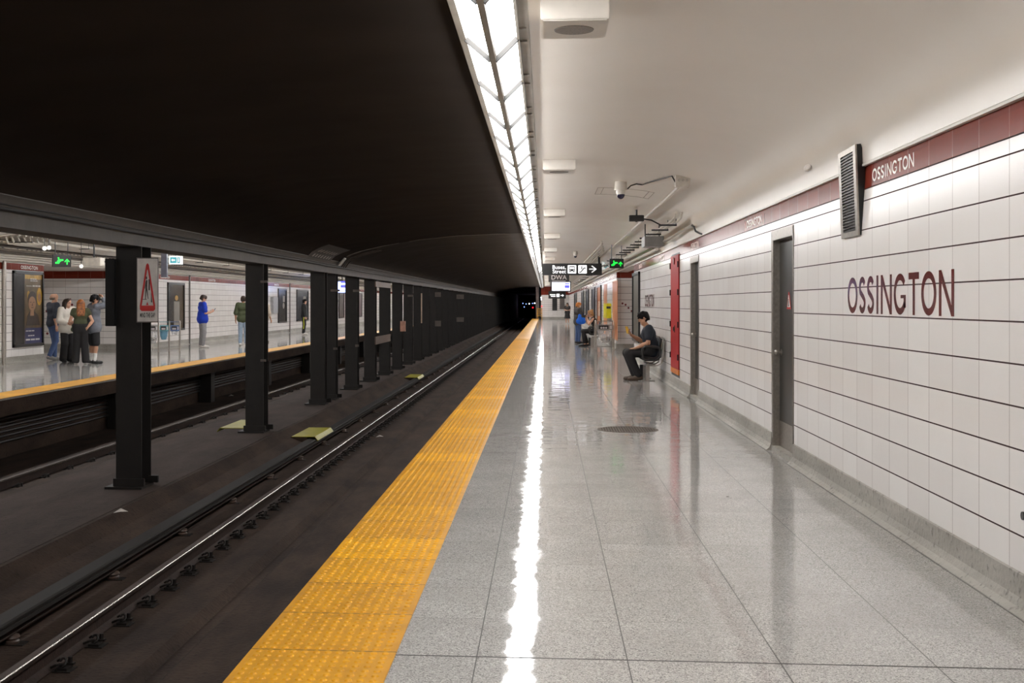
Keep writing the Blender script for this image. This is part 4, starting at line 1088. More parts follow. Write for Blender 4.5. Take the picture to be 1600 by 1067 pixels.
def teal_sign(p, s, lab, yaw, flip):
    t = thing('exit_sign', lab, 'sign', (p.x, p.y, p.z), yaw)
    bx_ = MB().box((-0.21*s, 0, 0), (0.21*s, 0.06, 0.26*s)).build('sign_box', mat('lit_sign_white', (225, 236, 236), 0.4, emit=0.5), t, local=True, bevel=0.003)
    g = G((0, -0.001, 0), (1, 0, 0), (0, 0, 1)); g.t = 0.002
    f = -1 if flip else 1
    def rr(x0, x1): return (min(f*x0, f*x1)*s, max(f*x0, f*x1)*s)
    x0, x1 = rr(-0.18, 0.02); g.rect(x0, 0.04*s, x1, 0.22*s); x0, x1 = rr(0.04, 0.12); g.rect(x0, 0.04*s, x1, 0.22*s)
    g.build('teal_panel', TEAL, bx_, local=True)
    P = [(-0.15, 0.13), (-0.10, 0.18), (-0.10, 0.15), (-0.03, 0.15), (-0.03, 0.11), (-0.10, 0.11), (-0.10, 0.08)]
    g.poly([(f*x*s, y*s) for x, y in (P if f > 0 else P[::-1])], 0.003); g.ellipse(f*0.08*s, 0.185*s, 0.015*s, 0.018*s, 0.003); g.rect(min(f*0.065, f*0.095)*s, 0.07*s, max(f*0.065, f*0.095)*s, 0.16*s, 0.003)
    g.build('white_arrow', WHITE, bx_, local=True)
    MB().cyl((0, 0.03, 0.26*s), (0, 0.03, 2.95-p.z), 0.012, 6).build('hanger_rod', BLACK, t, local=True)
p = U(950.5, 421, Y=41.0); teal_sign(p, 1.05, 'white and teal exit sign behind the black exit sign on the near platform', 0, True)
p = U(275, 413, X=-10.2); teal_sign(p, 0.9, 'white and teal exit sign with left arrow above the far platform', R(30), False)
p = U(257, 433, X=-10.4)
MB().box((p.x-0.08, p.y-0.05, p.z), (p.x+0.08, p.y+0.05, 3.05)).build('hanger_post', mat('lavender_steel', (112, 112, 124), 0.4, 0.5), label='grey square post hanging from the far platform ceiling beside the teal sign', cat='post', kind='thing')

# DWA sign, information screen, further direction sign
Yd = 52.0
a = U(857, 440.5, Y=Yd); b = U(889.5, 429, Y=Yd)
t = thing('station_sign', 'dark sign reading DWA hanging below the bus sign', 'sign', ((a.x+b.x)/2, Yd, a.z))
MB().box((a.x, Yd, a.z), (b.x, Yd+0.1, b.z+0.25)).build('sign_box', DKGREY, t); sbx = t.children[-1]
g = G((a.x, Yd-0.001, a.z), (1, 0, 0), (0, 0, 1)); g.t = 0.002
g.text('DWA', (b.x-a.x)*0.5, 0.105, 0.27, 0, 'CENTER', 0.002); g.rect((b.x-a.x)*0.17, 0.03, (b.x-a.x)*0.83, 0.05); g.build('lettering', mat('pale_print', (214, 208, 206), 0.4), sbx)
for x in (a.x+0.1, b.x-0.1): MB().cyl((x, Yd+0.05, b.z+0.2), (x, Yd+0.05, 3.06), 0.015, 8).build('hanger_rod', BLACK, t)
SCR = mat('screen_white', (236, 236, 255), 0.3, emit=3.0, var=0.03)
SCB = mat('screen_blue', (92, 92, 214), 0.3, emit=1.2)
Ys = 60.0
a = U(862.5, 454, Y=Ys); b = U(890.5, 441, Y=Ys)
t = thing('information_screen', 'bright white and blue hanging information screen on the near platform', 'screen', ((a.x+b.x)/2, Ys, a.z))
MB().box((a.x-0.05, Ys, a.z-0.05), (b.x+0.05, Ys+0.12, b.z+0.05)).build('screen_case', BLACK, t)
spn = MB().box((a.x, Ys-0.004, a.z), (b.x, Ys, b.z)).build('screen_panel', SCR, t)
g = G((a.x, Ys-0.005, a.z), (1, 0, 0), (0, 0, 1)); wS = b.x-a.x; hS = b.z-a.z
g.rect(wS*0.72, hS*0.72, wS*0.98, hS*0.9); g.rect(wS*0.70, hS*0.30, wS*0.98, hS*0.66); g.rect(wS*0.42, hS*0.80, wS*0.56, hS*0.88); g.build('screen_text', SCB, spn)
MB().cyl(((a.x+b.x)/2, Ys+0.06, b.z+0.05), ((a.x+b.x)/2, Ys+0.06, 3.06), 0.03, 8).build('hanger_post', BLACK, t)
Yt = 92.0
a = U(857, 466.5, Y=Yt); b = U(884, 457, Y=Yt)
t = thing('direction_sign', 'distant black hanging sign with white box and arrow beyond the screen', 'sign', ((a.x+b.x)/2, Yt, a.z))
MB().box((a.x, Yt, a.z), (b.x, Yt+0.12, b.z+0.1)).build('sign_box', BLACK, t)
g = G((a.x, Yt-0.001, a.z), (1, 0, 0), (0, 0, 1)); wS = b.x-a.x; hS = b.z-a.z
g.rect(wS*0.08, hS*0.55, wS*0.40, hS*0.72); g.rect(wS*0.14, hS*0.30, wS*0.40, hS*0.46); g.rrect(wS*0.46, hS*0.25, wS*0.64, hS*0.8, 0.04); g.rect(wS*0.70, hS*0.47, wS*0.86, hS*0.58)
g.poly([(wS*0.80, hS*0.75), (wS*0.90, hS*0.52), (wS*0.80, hS*0.29)]); g.build('lettering', LIT, t)
for x in (a.x+0.15, b.x-0.15): MB().cyl((x, Yt+0.06, b.z), (x, Yt+0.06, 3.06), 0.02, 8).build('hanger_rod', BLACK, t)
# screen across the tracks
c = U(534.5, 457, X=-10.6); e = U(534.5, 440, X=-10.6)
t = thing('information_screen', 'bright blue white screen glimpsed between the columns over the far platform', 'screen', (c.x, c.y, c.z))
MB().box((c.x-0.62, c.y, c.z-0.04), (c.x+0.62, c.y+0.12, e.z+0.04)).build('screen_case', BLACK, t)
spn = MB().box((c.x-0.58, c.y-0.005, c.z), (c.x+0.58, c.y, e.z)).build('screen_panel', mat('screen_blue_white', (170, 190, 255), 0.3, emit=4.0, var=0.05), t)
g = G((c.x-0.58, c.y-0.006, c.z), (1, 0, 0), (0, 0, 1)); g.rect(0.5, 0.25, 1.1, 0.4); g.rect(0.5, 0.5, 1.1, 0.6); g.build('screen_text', SCB, spn)
MB().cyl((c.x, c.y+0.06, e.z), (c.x, c.y+0.06, 3.06), 0.03, 8).build('hanger_post', BLACK, t)

# ================================================================== posters
FRM = mat('black_poster_frame', (26, 24, 24), 0.3, 0.2, 0.1, 6)
def poster(y0, y1, z0, z1, x, s, lab, panel, deco=None, name='poster_frame'):
    """s = +1 for the right wall (seen from the left), -1 for the far wall"""
    t = thing(name, lab, 'poster', (x, (y0+y1)/2, z0))
    fr = MB(); d = 0.05*s; e = 0.07
    xa, xb = x, x-d
    fr.box((xa, y0, z0), (xb, y0+e, z1)); fr.box((xa, y1-e, z0), (xb, y1, z1)); fr.box((xa, y0, z0), (xb, y1, z0+e)); fr.box((xa, y0, z1-e), (xb, y1, z1))
    fr.build('frame', FRM, t)
    pp = MB().box((xa, y0+e, z0+e), (x-0.02*s, y1-e, z1-e)).build('poster_panel', panel, t)
    if deco:
        lft = y1-e if s > 0 else y0+e
        g = G((x-0.021*s, lft, z0+e), (0, -1*s, 0), (0, 0, 1)); deco(g, pp, y1-y0-2*e, z1-z0-2*e)
    return t
P_BROWN = mat('poster_brown', (96, 78, 52), 0.3, 0, 0.35, 3)
P_DARK = mat('poster_dark', (40, 38, 38), 0.25, 0, 0.2, 3)
P_BLUE = mat('poster_navy', (44, 46, 92), 0.3, 0, 0.1, 4)
P_GOLD = mat('poster_gold', (178, 138, 40), 0.35, 0, 0.3, 6)
P_SKIN = mat('poster_skin', (150, 112, 84), 0.4, 0, 0.12, 6)
P_PALE = mat('poster_pale', (206, 204, 200), 0.4, 0, 0.05, 4)
P_HAIR = mat('poster_hair', (48, 36, 28), 0.4, 0, 0.2, 9)
def film(g, t, W, Hh):
    g.rect(0, 0, W*0.33, Hh); g.build('side_panel', P_DARK, t)
    g.rect(W*0.33, 0, W*0.36, Hh, 0.004); g.build('divider', FRM, t)
    x0 = W*0.38
    g.rect(x0, 0, W, Hh*0.225); g.build('blue_panel', P_BLUE, t)
    g.ellipse(W*0.90, Hh*0.68, W*0.10, Hh*0.13, 0.0); g.rect(x0, Hh*0.93, W, Hh*0.99, 0.0); g.ellipse(W*0.50, Hh*0.70, W*0.05, Hh*0.06, 0); g.build('gold_shapes', P_GOLD, t)
    g.ellipse(W*0.64, Hh*0.64, W*0.165, Hh*0.115, 0.002); g.poly([(W*0.42, Hh*0.26), (W*0.92, Hh*0.26), (W*0.86, Hh*0.40), (W*0.72, Hh*0.46), (W*0.54, Hh*0.46), (W*0.46, Hh*0.40)], 0.002); g.build('hair_and_coat', P_HAIR, t)
    g.ellipse(W*0.63, Hh*0.575, W*0.135, Hh*0.105, 0.004); g.poly([(W*0.56, Hh*0.40), (W*0.70, Hh*0.40), (W*0.69, Hh*0.485), (W*0.57, Hh*0.485)], 0.0022)
    g.ellipse(W*0.90, Hh*0.66, W*0.06, Hh*0.06, 0.004); g.build('face_shape', P_SKIN, t)
    for ex in (-0.055, 0.055): g.rect(W*(0.63+ex-0.03), Hh*0.592, W*(0.63+ex+0.03), Hh*0.600, 0.006)
    g.rect(W*0.59, Hh*0.515, W*0.67, Hh*0.522, 0.006); g.poly([(W*0.615, Hh*0.545), (W*0.645, Hh*0.545), (W*0.635, Hh*0.58)], 0.006); g.build('face_lines', P_HAIR, t)
    for x0_, y0_, x1_, h_ in ((0.56, 0.925, 0.80, 0.012), (0.56, 0.90, 0.84, 0.010), (0.42, 0.825, 0.62, 0.008), (0.64, 0.822, 0.95, 0.020), (0.40, 0.175, 0.72, 0.014), (0.48, 0.105, 0.72, 0.016), (0.40, 0.045, 0.93, 0.022)):
        for w_ in range(3):
            d = (x1_-x0_)/3; g.rect(W*(x0_+d*w_), Hh*y0_, W*(x0_+d*(w_+0.85)), Hh*(y0_+h_), 0.006)
    g.build('pale_text_lines', P_PALE, t)
a = U(22, 540, X=XF+0.05); b = U(69, 540, X=XF+0.05)
zt = U(45, 424, X=XF).z; zb = U(45, 541, X=XF).z
poster(a.y, min(b.y, YA-0.03), zb, zt, XF, -1, 'wide black framed film poster with navy caption on the far wall', P_BROWN, film)
def ghost(g, t, W, Hh):
    g.rect(0, 0, W*0.28, Hh); g.build('side_panel', P_DARK, t)
    g.rect(W*0.36, 0.03, W*0.72, Hh*0.62, 0.002); g.build('pale_block', mat('poster_pale_grey', (150, 146, 138), 0.3, 0, 0.1, 5), t)
    g.ellipse(W*0.52, Hh*0.70, W*0.10, Hh*0.06, 0.003); g.build('gold_shapes', P_GOLD, t)
z0p, z1p = zb, zt
def pst(pa, pb, x, s, lab, panel, deco=None, z0=0.53, z1=2.17):
    a = U(pa, 500, X=x).y; b = U(pb, 500, X=x).y
    a, b = min(a, b), max(a, b)
    return poster(a, b, z0, z1, x, s, lab, panel, deco)
pst(261, 287, XF, -1, 'brown poster in a black frame on the far wall behind the bag stand', mat('poster_umber', (88, 76, 62), 0.2, 0, 0.2, 3), ghost)
def slim(g, t, W, Hh): g.rect(W*0.55, Hh*0.62, W*0.8, Hh*0.82, 0.002); g.ellipse(W*0.65, Hh*0.5, W*0.12, Hh*0.1, 0.002); g.build('pale_block', mat('poster_pale_grey', ()), t)
pst(434, 447, XF, -1, 'slim dark poster on the far wall right of the second column', P_DARK, slim)
pst(463, 481, XF, -1, 'dark poster on the far wall behind the black clad person', mat('poster_slate', (52, 56, 66), 0.25, 0, 0.2, 3), slim)
pst(529, 537, XF, -1, 'grey poster on the far wall under the blue screen', mat('poster_grey', (104, 96, 92), 0.3, 0, 0.1, 3))
pst(560, 565, XF, -1, 'poster on the far wall seen past the fifth column', mat('poster_mauve', (120, 104, 106), 0.3, 0, 0.1, 3))
c0 = U(422.5, 480, X=XF).y; c1 = U(430, 480, X=XF).y
MB().box((XF, c0, 1.0), (XF+0.14, c1, 1.75)).build('wall_cabinet', mat('grey_cabinet', (176, 176, 178), 0.4), label='grey wall cabinet on the far tiles left of the slim poster', cat='cabinet', bevel=0.006)
for k, px in enumerate((6.5, 296.5, 453)):
    c = U(px, 500, X=XF+0.05)
    MB().tube([(XF+0.05, c.y, 0.0), (XF+0.05, c.y, 1.2), (XF+0.05, c.y, 2.5)], 0.05 if k == 0 else 0.03, 10).build('downpipe', STAIN if k == 0 else mat('grey_pipe', (120, 116, 112), 0.4), smooth=True,
        label=['stainless vertical pipe on the far wall at the photo edge', 'thin vertical pipe on the far wall beside the blue shirted man', 'thin vertical pipe on the far wall between two posters'][k], cat='pipe', kind='thing')
# right wall posters beyond the seated man
pst(990.5, 1000.5, XW, 1, 'tall dark poster frame at the corner of the right wall behind the seated man', mat('poster_olive', (96, 92, 80), 0.45, 0, 0.15, 3), None, 0.52, 2.22)
for k, (pa, pb, lab, col) in enumerate(((934, 940, 'orange edged poster on the right wall left of the yellow box', (196, 122, 78)), (925.5, 930.5, 'dark poster on the right wall, next left of the orange edged one', (56, 54, 60)),
                                   (916, 920.5, 'dark poster on the right wall behind the seated woman', (46, 48, 56)), (909.5, 913, 'dark poster on the right wall beside the backpack carrier', (52, 52, 58)), (898, 901.5, 'farthest dark poster on the right wall', (50, 48, 52)))):
    pst(pa, pb, XW, 1, lab, mat('poster_r%d' % k, col, 0.45, 0, 0.15, 3), None, 0.35, 2.2)
# orange light painted as tall panels, and the yellow box on the wall beyond the passage
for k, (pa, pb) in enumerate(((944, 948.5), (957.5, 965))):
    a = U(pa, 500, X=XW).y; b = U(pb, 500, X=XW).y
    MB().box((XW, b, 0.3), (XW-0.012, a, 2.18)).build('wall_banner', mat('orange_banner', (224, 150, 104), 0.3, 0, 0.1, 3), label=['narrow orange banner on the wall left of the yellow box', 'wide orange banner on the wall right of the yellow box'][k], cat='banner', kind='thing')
a = U(955.0, 500, X=XW).y; b = U(950, 500, X=XW).y
t = thing('alarm_box', 'bright yellow emergency box on the right wall above the bag stand', 'box', (XW, a, 0.9))
MB().box((XW, a, 0.95), (XW-0.16, b, 1.46)).build('box_body', mat('alarm_yellow', (226, 214, 20), 0.4, 0, 0.05, 5), t, bevel=0.01)
MB().box((XW-0.162, a-0.003, 1.28), (XW-0.02, a+0.001, 1.36)).build('label_band', DKGREY, t)
a = U(938, 480, Y=50.0)
MB().box((a.x-0.09, 50.0, 0.95), (a.x+0.09, 50.04, 1.55)).build('notice_board', mat('cream_notice', (226, 214, 200), 0.4), label='cream notice board standing out from the right wall behind the bag stand', cat='notice', kind='thing').parent = None
# wall dots
DOT = mat('maroon_dot', (120, 26, 34), 0.35)
for k, (px, py) in enumerate(((972.6, 474), (977.5, 476), (982, 481), (987, 486))):
    c = U(px, py, Y=38.798); MB().cyl((c.x, 38.8, c.z), (c.x, 38.794, c.z), 0.032, 14).build('wall_dot', DOT, label='maroon dot on the tiled pier, %s of the falling row of four' % ordw(k+1), cat='dot', group='maroon dots on the tiled pier')
for k, (px, py, lab) in enumerate(((74, 521, 'maroon dot low on the alcove tiles beside the film poster'), (73, 486, 'dark dot beside the navy shirt on the alcove tiles'), (109.5, 468, 'upper dark dot right of the white bloused head'),
                                   (112.5, 476, 'lower dark dot right of the white bloused head'), (156.5, 479, 'maroon dot beside the hooded man on the alcove tiles'), (155, 509.5, 'dark dot at waist height right of the hooded man'))):
    c = U(px, py, Y=YB-0.002); MB().cyl((c.x, YB, c.z), (c.x, YB-0.006, c.z), 0.04, 14).build('wall_dot', DOT, label=lab, cat='dot', group='dots on the alcove tiles')
# far end wall fittings, end gate
for px0, px1, py0, py1, m_, lab in ((863, 870.5, 465, 485, P_DARK, 'dark poster on the far end wall'), (874.5, 882, 465, 483, mat('poster_grey', ()), 'grey panel on the far end wall right of the dark poster')):
    a = U(px0, py1, Y=YE); b = U(px1, py0, Y=YE)
    MB().box((a.x, YE-0.05, a.z), (b.x, YE, b.z)).build('notice_board', m_, label=lab, cat='panel', kind='thing')
t = thing('end_gate', 'small yellow gate at the far end of the yellow strip', 'gate', (-0.54, 115.6, 0))
YG = mat('gate_yellow', (206, 150, 30), 0.4)
for x in (-0.76, -0.32): MB().box((x-0.03, 115.55, 0), (x+0.03, 115.63, 1.0)).build('gate_post', YG, t)
for z in (0.25, 0.5, 0.72, 0.92): MB().box((-0.76, 115.57, z), (-0.32, 115.61, z+0.06)).build('gate_bar', YG, t)
MB().box((-0.66, 115.54, 0.4), (-0.42, 115.56, 0.85)).build('gate_panel', mat('gate_brown', (120, 84, 30), 0.5), t)
# tunnel signals
SW_ = mat('signal_white', (225, 235, 255), 0.3, emit=9.0); SB_ = mat('signal_blue', (120, 150, 255), 0.3, emit=5.0); SR_ = mat('signal_red', (255, 20, 30), 0.3, emit=9.0)
for k, (px, py, m_, lab) in enumerate(((845.5, 465, SW_, 'white tunnel lamp, upper of the close pair at the tunnel mouth'), (845.8, 468, SW_, 'white tunnel lamp, lower of the close pair at the tunnel mouth'), (838, 473, SW_, 'white tunnel lamp, rightmost of the string'),
        (835.5, 473.6, SW_, 'white tunnel lamp, second from the right in the string'), (832, 474, SB_, 'bluish tunnel lamp in the middle of the string'), (827, 474.5, SW_, 'white tunnel lamp left of the bluish one'), (822, 474.8, SB_, 'bluish tunnel lamp, second from the left'),
        (817, 474, SB_, 'bluish tunnel lamp, leftmost of the string'), (842, 476, SW_, 'white tunnel lamp low beside the tunnel mouth'), (819, 479.5, SB_, 'lone bluish tunnel lamp low on the left'), (832.5, 480.5, SR_, 'red tunnel signal under the lamp string'), (846.5, 478.5, SR_, 'red tunnel signal at the tunnel mouth'))):
    Ya = 115.7 if px > 844 else 200.0
    c = U(px, py, Y=Ya); r_ = (0.085 if m_ is not SB_ else 0.07) * Ya/200
    MB().ell(c, (r_, r_, r_), 10, 8).build('tunnel_lamp', m_, label=lab, cat='lamp', group='tunnel lamps', kind='thing', smooth=True)
    MB().cyl(c + Vector((0, r_*0.5, 0)), c + Vector((0, r_*2.5, 0)), r_*1.2, 10).build('lamp_case', BLACK, bpy.data.objects[[o.name for o in C.objects if o.name.startswith('tunnel_lamp')][-1]])

# ================================================================== far ceiling conduits and trays
def fpipe(pts, r_, lab, m=CREAMP): return conduit(pts, r_, lab, m, 'ceiling_pipe', 'pipes under the far platform ceiling')
TRAY = mat('cream_tray', (190, 180, 160), 0.45, 0.1, 0.12, 6)
HOLE = mat('tray_hole', (40, 34, 28), 0.7)
def fcz(x):
    for (xa, za), (xb, zb) in zip(cp2, cp2[1:]):
        if xb <= x <= xa: return za+(zb-za)*(xa-x)/(xa-xb)
    return 3.06
for k in range(8):
    x = -11.55 - 0.055*k; z = 2.875 - 0.012*k
    yb = U(76-9.5*k, 375+1.5*k, X=x).y
    fpipe([(x+0.35, yb-0.7, 2.96), (x+0.30, yb-0.6, 2.955), (x+0.06, yb-0.15, 2.94), (x, yb+0.1, z+0.01), (x, yb+0.6, z), (x, 116 if k < 3 else 60, z)], 0.034 if k == 0 else 0.022, 'pale pipe bending into the run along the far ceiling, %s from the track' % ordw(k+1))
for k in range(3):
    y = 24.4 + 0.5*k
    fpipe([(-10.2, y, 2.99), (-11.2, y, 2.99), (-12.0, y, 2.88)], 0.022, 'cream pipe crossing the far ceiling near the photo edge, %s of three' % ordw(k+1))
for k, (x0, x1, z) in enumerate(((-11.98, -12.14, 2.80), (-12.2, -12.34, 2.70))):
    t = thing('cable_tray', 'perforated cream cable tray under the far ceiling, %s' % ['nearer the track', 'nearer the wall'][k], 'cable tray', ((x0+x1)/2, 60, z))
    m_ = MB(); m_.box((x0, 18.0, z), (x1, 116, z+0.01)); m_.box((x0, 18.0, z), (x0-0.008, 116, z+0.05)); m_.box((x1, 18, z), (x1+0.008, 116, z+0.05)); m_.build('tray', TRAY, t)
    m_ = MB()
    for q in range(170):
        y = 24.4+0.26*q
        if random.random() < 0.75: m_.box((x0+0.0085, y, z+0.012), (x0+0.009, y+0.10, z+0.035))
        if random.random() < 0.5: m_.box((x0+(x1-x0)*0.5, y, z-0.002), (x0+(x1-x0)*0.5-0.04, y+0.12, z))
    h = m_.build('slots', HOLE, t); h['kind'] = 'stuff'
for k, (x, z, r_) in enumerate(((-12.17, 2.755, .03), (-12.40, 2.64, .03), (-12.45, 2.58, .022), (-12.50, 2.53, .022), (-12.56, 2.48, .025))):
    fpipe([(x, 16, z), (x, 116, z)], r_, 'straight pipe along the far ceiling, %s from the track' % ordw(k+1), mat('shadow_pipe', (74, 66, 58), 0.5) if k < 2 else CREAMP)  # first two pipes dark brown, the others cream
_fh = None
for k in range(22):
    y = 26.4+3.4*k; lab = 'dark hanger bar under the far ceiling pipes, %s along the run' % ordw(k+1)
    if _fh is None:
        _fh = thing('conduit_hanger', lab, 'hanger', (-11.7, y, 2.82), 0, 'hangers under the far ceiling')
        MB().box((-0.27, -0.02, 0.0), (0.27, 0.02, 0.02)).build('cross_bar', BLACK, _fh, local=True)
        for x in (-0.2, 0.24): MB().cyl((x, 0, 0.02), (x, 0, fcz(-11.7+x)-2.80), 0.006, 6).build('rod', BLACK, _fh, local=True)
    else: dup(_fh, (-11.7, y, 2.82), lab)
for k, (px, py) in enumerate(((69.5, 388), (76.5, 387), (127, 416))):
    c = U(px, py, X=-11.3); m_ = MB(); m_.ell(c, (.05, .05, .05), 12, 8); o = m_.build('ceiling_bulb', mat('white_globe', (240, 236, 230), 0.4, emit=1.2), smooth=True, label='small white globe under the far ceiling pipes, %s' % ['left of a close pair', 'right of a close pair', 'right of the exit sign'][k], cat='lamp', kind='thing')
    MB().cyl(c, (c.x, c.y, 3.05), 0.008, 6).build('stem', BLACK, o)
c = U(147, 416, X=-10.6)
t = thing('projector_box', 'pale projector box hung from the far ceiling right of the exit sign', 'device', (c.x, c.y, c.z)); MB().box((c.x-0.22, c.y-0.15, c.z), (c.x+0.2, c.y+0.15, c.z+0.2)).build('box_body', GALV, t, bevel=0.01)
MB().cyl((c.x, c.y, c.z+0.2), (c.x, c.y, 3.05), 0.02, 8).build('stub', BLACK, t)

# ================================================================== recycling bag stands
BAGC = bpy.data.materials.new('clear_bag'); BAGC.use_nodes = True
b_ = BAGC.node_tree.nodes['Principled BSDF']; b_.inputs['Base Color'].default_value = (0.75, 0.75, 0.75, 1); b_.inputs['Roughness'].default_value = 0.2; b_.inputs['Alpha'].default_value = 0.35
_nz = nd(BAGC.node_tree, 'ShaderNodeTexNoise'); _nz.inputs['Scale'].default_value = 9; BAGC.node_tree.links.new(math_n(BAGC.node_tree, 'ADD', 0.1, math_n(BAGC.node_tree, 'MULTIPLY', _nz.outputs[0], 0.5)), b_.inputs['Alpha'])
BAGB = mat('blue_bag', (120, 170, 196), 0.3, 0, 0.1, 6)
TRASH = [mat('trash_paper', (206, 200, 190), 0.6), mat('trash_brown', (120, 84, 60), 0.6), mat('trash_dark', (58, 46, 42), 0.6)]
def bag_stand(p, lab, bays, wd, rz, tints):
    t = thing('recycling_stand', lab, 'recycling bin', p, rz)
    n = len(bays); w1 = wd/n; D = 0.42; Hh = 0.92
    for k in range(n+1):
        x = -wd/2 + w1*k
        pts = [(x, -D/2, 0), (x, -D/2, Hh-0.16)] + [(x, -D/2+0.16-0.16*math.cos(R(a)), Hh-0.16+0.16*math.sin(R(a))) for a in (30, 60, 90)] + [(x, D/2-0.16+0.16*math.sin(R(a)), Hh-0.16+0.16*math.cos(R(a))) for a in (30, 60, 90)] + [(x, D/2, 0)]
        MB().tube(pts, 0.018, 10).build('hoop', STAIN, t, local=True, smooth=True)
    for z in (0.10,): MB().tube([(-wd/2, -D/2, z), (wd/2, -D/2, z)], 0.012, 8).build('foot_rail', STAIN, t, local=True)
    for k in range(n):
        x0 = -wd/2 + w1*k + 0.03; x1 = x0 + w1 - 0.06; xc = (x0+x1)/2
        m_ = MB(); m_.box((x0, -D/2-0.012, Hh-0.30), (x1, -D/2+0.01, Hh-0.12)); m_.prism_y([(x0, Hh-0.03), (x1, Hh-0.03), (x1, Hh-0.015), (x0, Hh-0.015)], -D/2+0.10, D/2)
        spl = m_.build('sign_plate', tints[k], t, local=True)
        g = G((x0, -D/2-0.0125, Hh-0.30), (1, 0, 0), (0, 0, 1)); W = x1-x0
        g.rrect(W*0.1, 0.03, W*0.72, 0.15, 0.02); g.build('sign_patch', mat('bin_sign_dark', (44, 38, 40), 0.4), spl, local=True)
        for q in range(3): g.ellipse(W*(0.27+0.15*q), 0.07, W*0.065, 0.03, 0.002)
        g.rect(W*0.8, 0.04, W*0.93, 0.14); g.build('sign_mark', mat('bin_sign_pale', (206, 200, 200), 0.4), spl, local=True)
        bag = MB(); bz = bays[k][0]
        prof = [(0.97, Hh-0.30), (0.93, (Hh+bz)/2), (0.86, bz+0.12), (0.55, bz)]
        rows = [[(xc+(x1-x0)/2*s_*math.copysign(abs(math.cos(a))**0.6, math.cos(a)), (D/2-0.04)*s_*math.copysign(abs(math.sin(a))**0.6, math.sin(a)), z) for a in [2*math.pi*q/16 for q in range(16)]] for s_, z in prof]
        V = [v for r_ in rows for v in r_]
        Fb = [(i*16+q, i*16+(q+1) % 16, i*16+16+(q+1) % 16, i*16+16+q) for i in range(3) for q in range(16)] + [tuple(range(48, 64))]
        bag.add(V, Fb); bg_ = bag.build('bag', bays[k][1], t, local=True, smooth=True)
        if bays[k][2]:
            for q in range(7):
                r_ = 0.04+0.03*random.random()
                m_ = MB(); m_.ell((xc+(random.random()-0.5)*(x1-x0)*0.55, (random.random()-0.5)*0.2, bz+0.05+r_*0.8+0.05*random.random()), (r_*1.3, r_, r_*0.8), 7, 5); m_.build('rubbish', TRASH[q % 3], bg_, local=True)
    return t
p = U(944, 546, Z=0)
bag_stand(p, 'stainless recycling stand with clear rubbish bag in front of the tiled pier', [(0.22, BAGC, True)], 0.56, R(4), [mat('bin_plate_grey', (150, 146, 142), 0.35, 0.6)])
p = U(256, 549, Z=0)
bag_stand(p, 'stainless recycling stand with blue bag across the tracks beside the first column', [(0.25, BAGC, True), (0.36, BAGB, False), (0.5, BAGC, False)], 0.95, R(20),
          [mat('bin_plate_grey', ()), mat('bin_plate_teal', (92, 150, 158), 0.4), mat('bin_plate_blue', (84, 112, 160), 0.4)])

# ================================================================== benches
def bench(p, lab, n=3, rz=0.0):
    """seats facing -X, row running along +Y from the end nearest the camera"""
    t = thing('platform_bench', lab, 'bench', p, rz)
    pw = 0.56
    B = mat('bench_black', (34, 32, 32), 0.3, 0.1, 0.1, 8); S = mat('bench_grey', (150, 144, 138), 0.4, 0.3, 0.12, 8)
    MB().box((-0.10, 0.10, 0.27), (-0.04, n*pw-0.1, 0.33)).build('beam', S, t, local=True, bevel=0.006)
    for y in (0.16, n*pw-0.16):
        m_ = MB(); m_.box((-0.105, y-0.03, 0.0), (-0.035, y+0.03, 0.27)); m_.box((-0.20, y-0.04, 0), (0.06, y+0.04, 0.012)); m_.build('leg', S, t, local=True)
    MB().box((-0.19, 0.5, 0.0), (-0.13, 0.56, 0.29)).build('leg', BLACK, t, local=True)
    for k in range(n):
        y0 = pw*k+0.03; y1 = pw*(k+1)-0.03
        prof = [(-0.19, 0.435), (-0.16, 0.45), (-0.02, 0.43), (0.06, 0.425), (0.11, 0.46), (0.16, 0.60), (0.19, 0.80), (0.175, 0.80), (0.14, 0.60), (0.09, 0.475), (0.05, 0.445), (-0.02, 0.45), (-0.16, 0.468), (-0.19, 0.455)]
        MB().prism_y(prof, y0, y1).build('seat', B, t, local=True, bevel=0.003)
    for k in range(n+1):
        y = pw*k
        loop = [(-0.17, y, 0.42), (-0.18, y, 0.50), (-0.17, y, 0.61), (-0.13, y, 0.655), (0.0, y, 0.655), (0.11, y, 0.64), (0.155, y, 0.58), (0.145, y, 0.46), (0.09, y, 0.41), (0.0, y, 0.405), (-0.13, y, 0.405)]
        MB().tube(loop, 0.026, 10, True).build('armrest', B, t, local=True, smooth=True)
        MB().tube([(-0.07, y, 0.30), (0.1, y, 0.30), (0.17, y, 0.34), (0.205, y, 0.5), (0.21, y, 0.80), (0.17, y, 0.83)], 0.014, 8).build('frame_tube', S, t, local=True, smooth=True)
    return t
BEN = (1.99, U(1013, 590, X=1.92).y, 0)
bench(BEN, 'black metal platform bench against the right wall under the seated man', 2)
BEN2 = U(930, 541, Z=0)
bench((BEN2.x-0.02, BEN2.y-0.25, 0), 'black metal bench under the seated woman behind the recycling stand', 2)
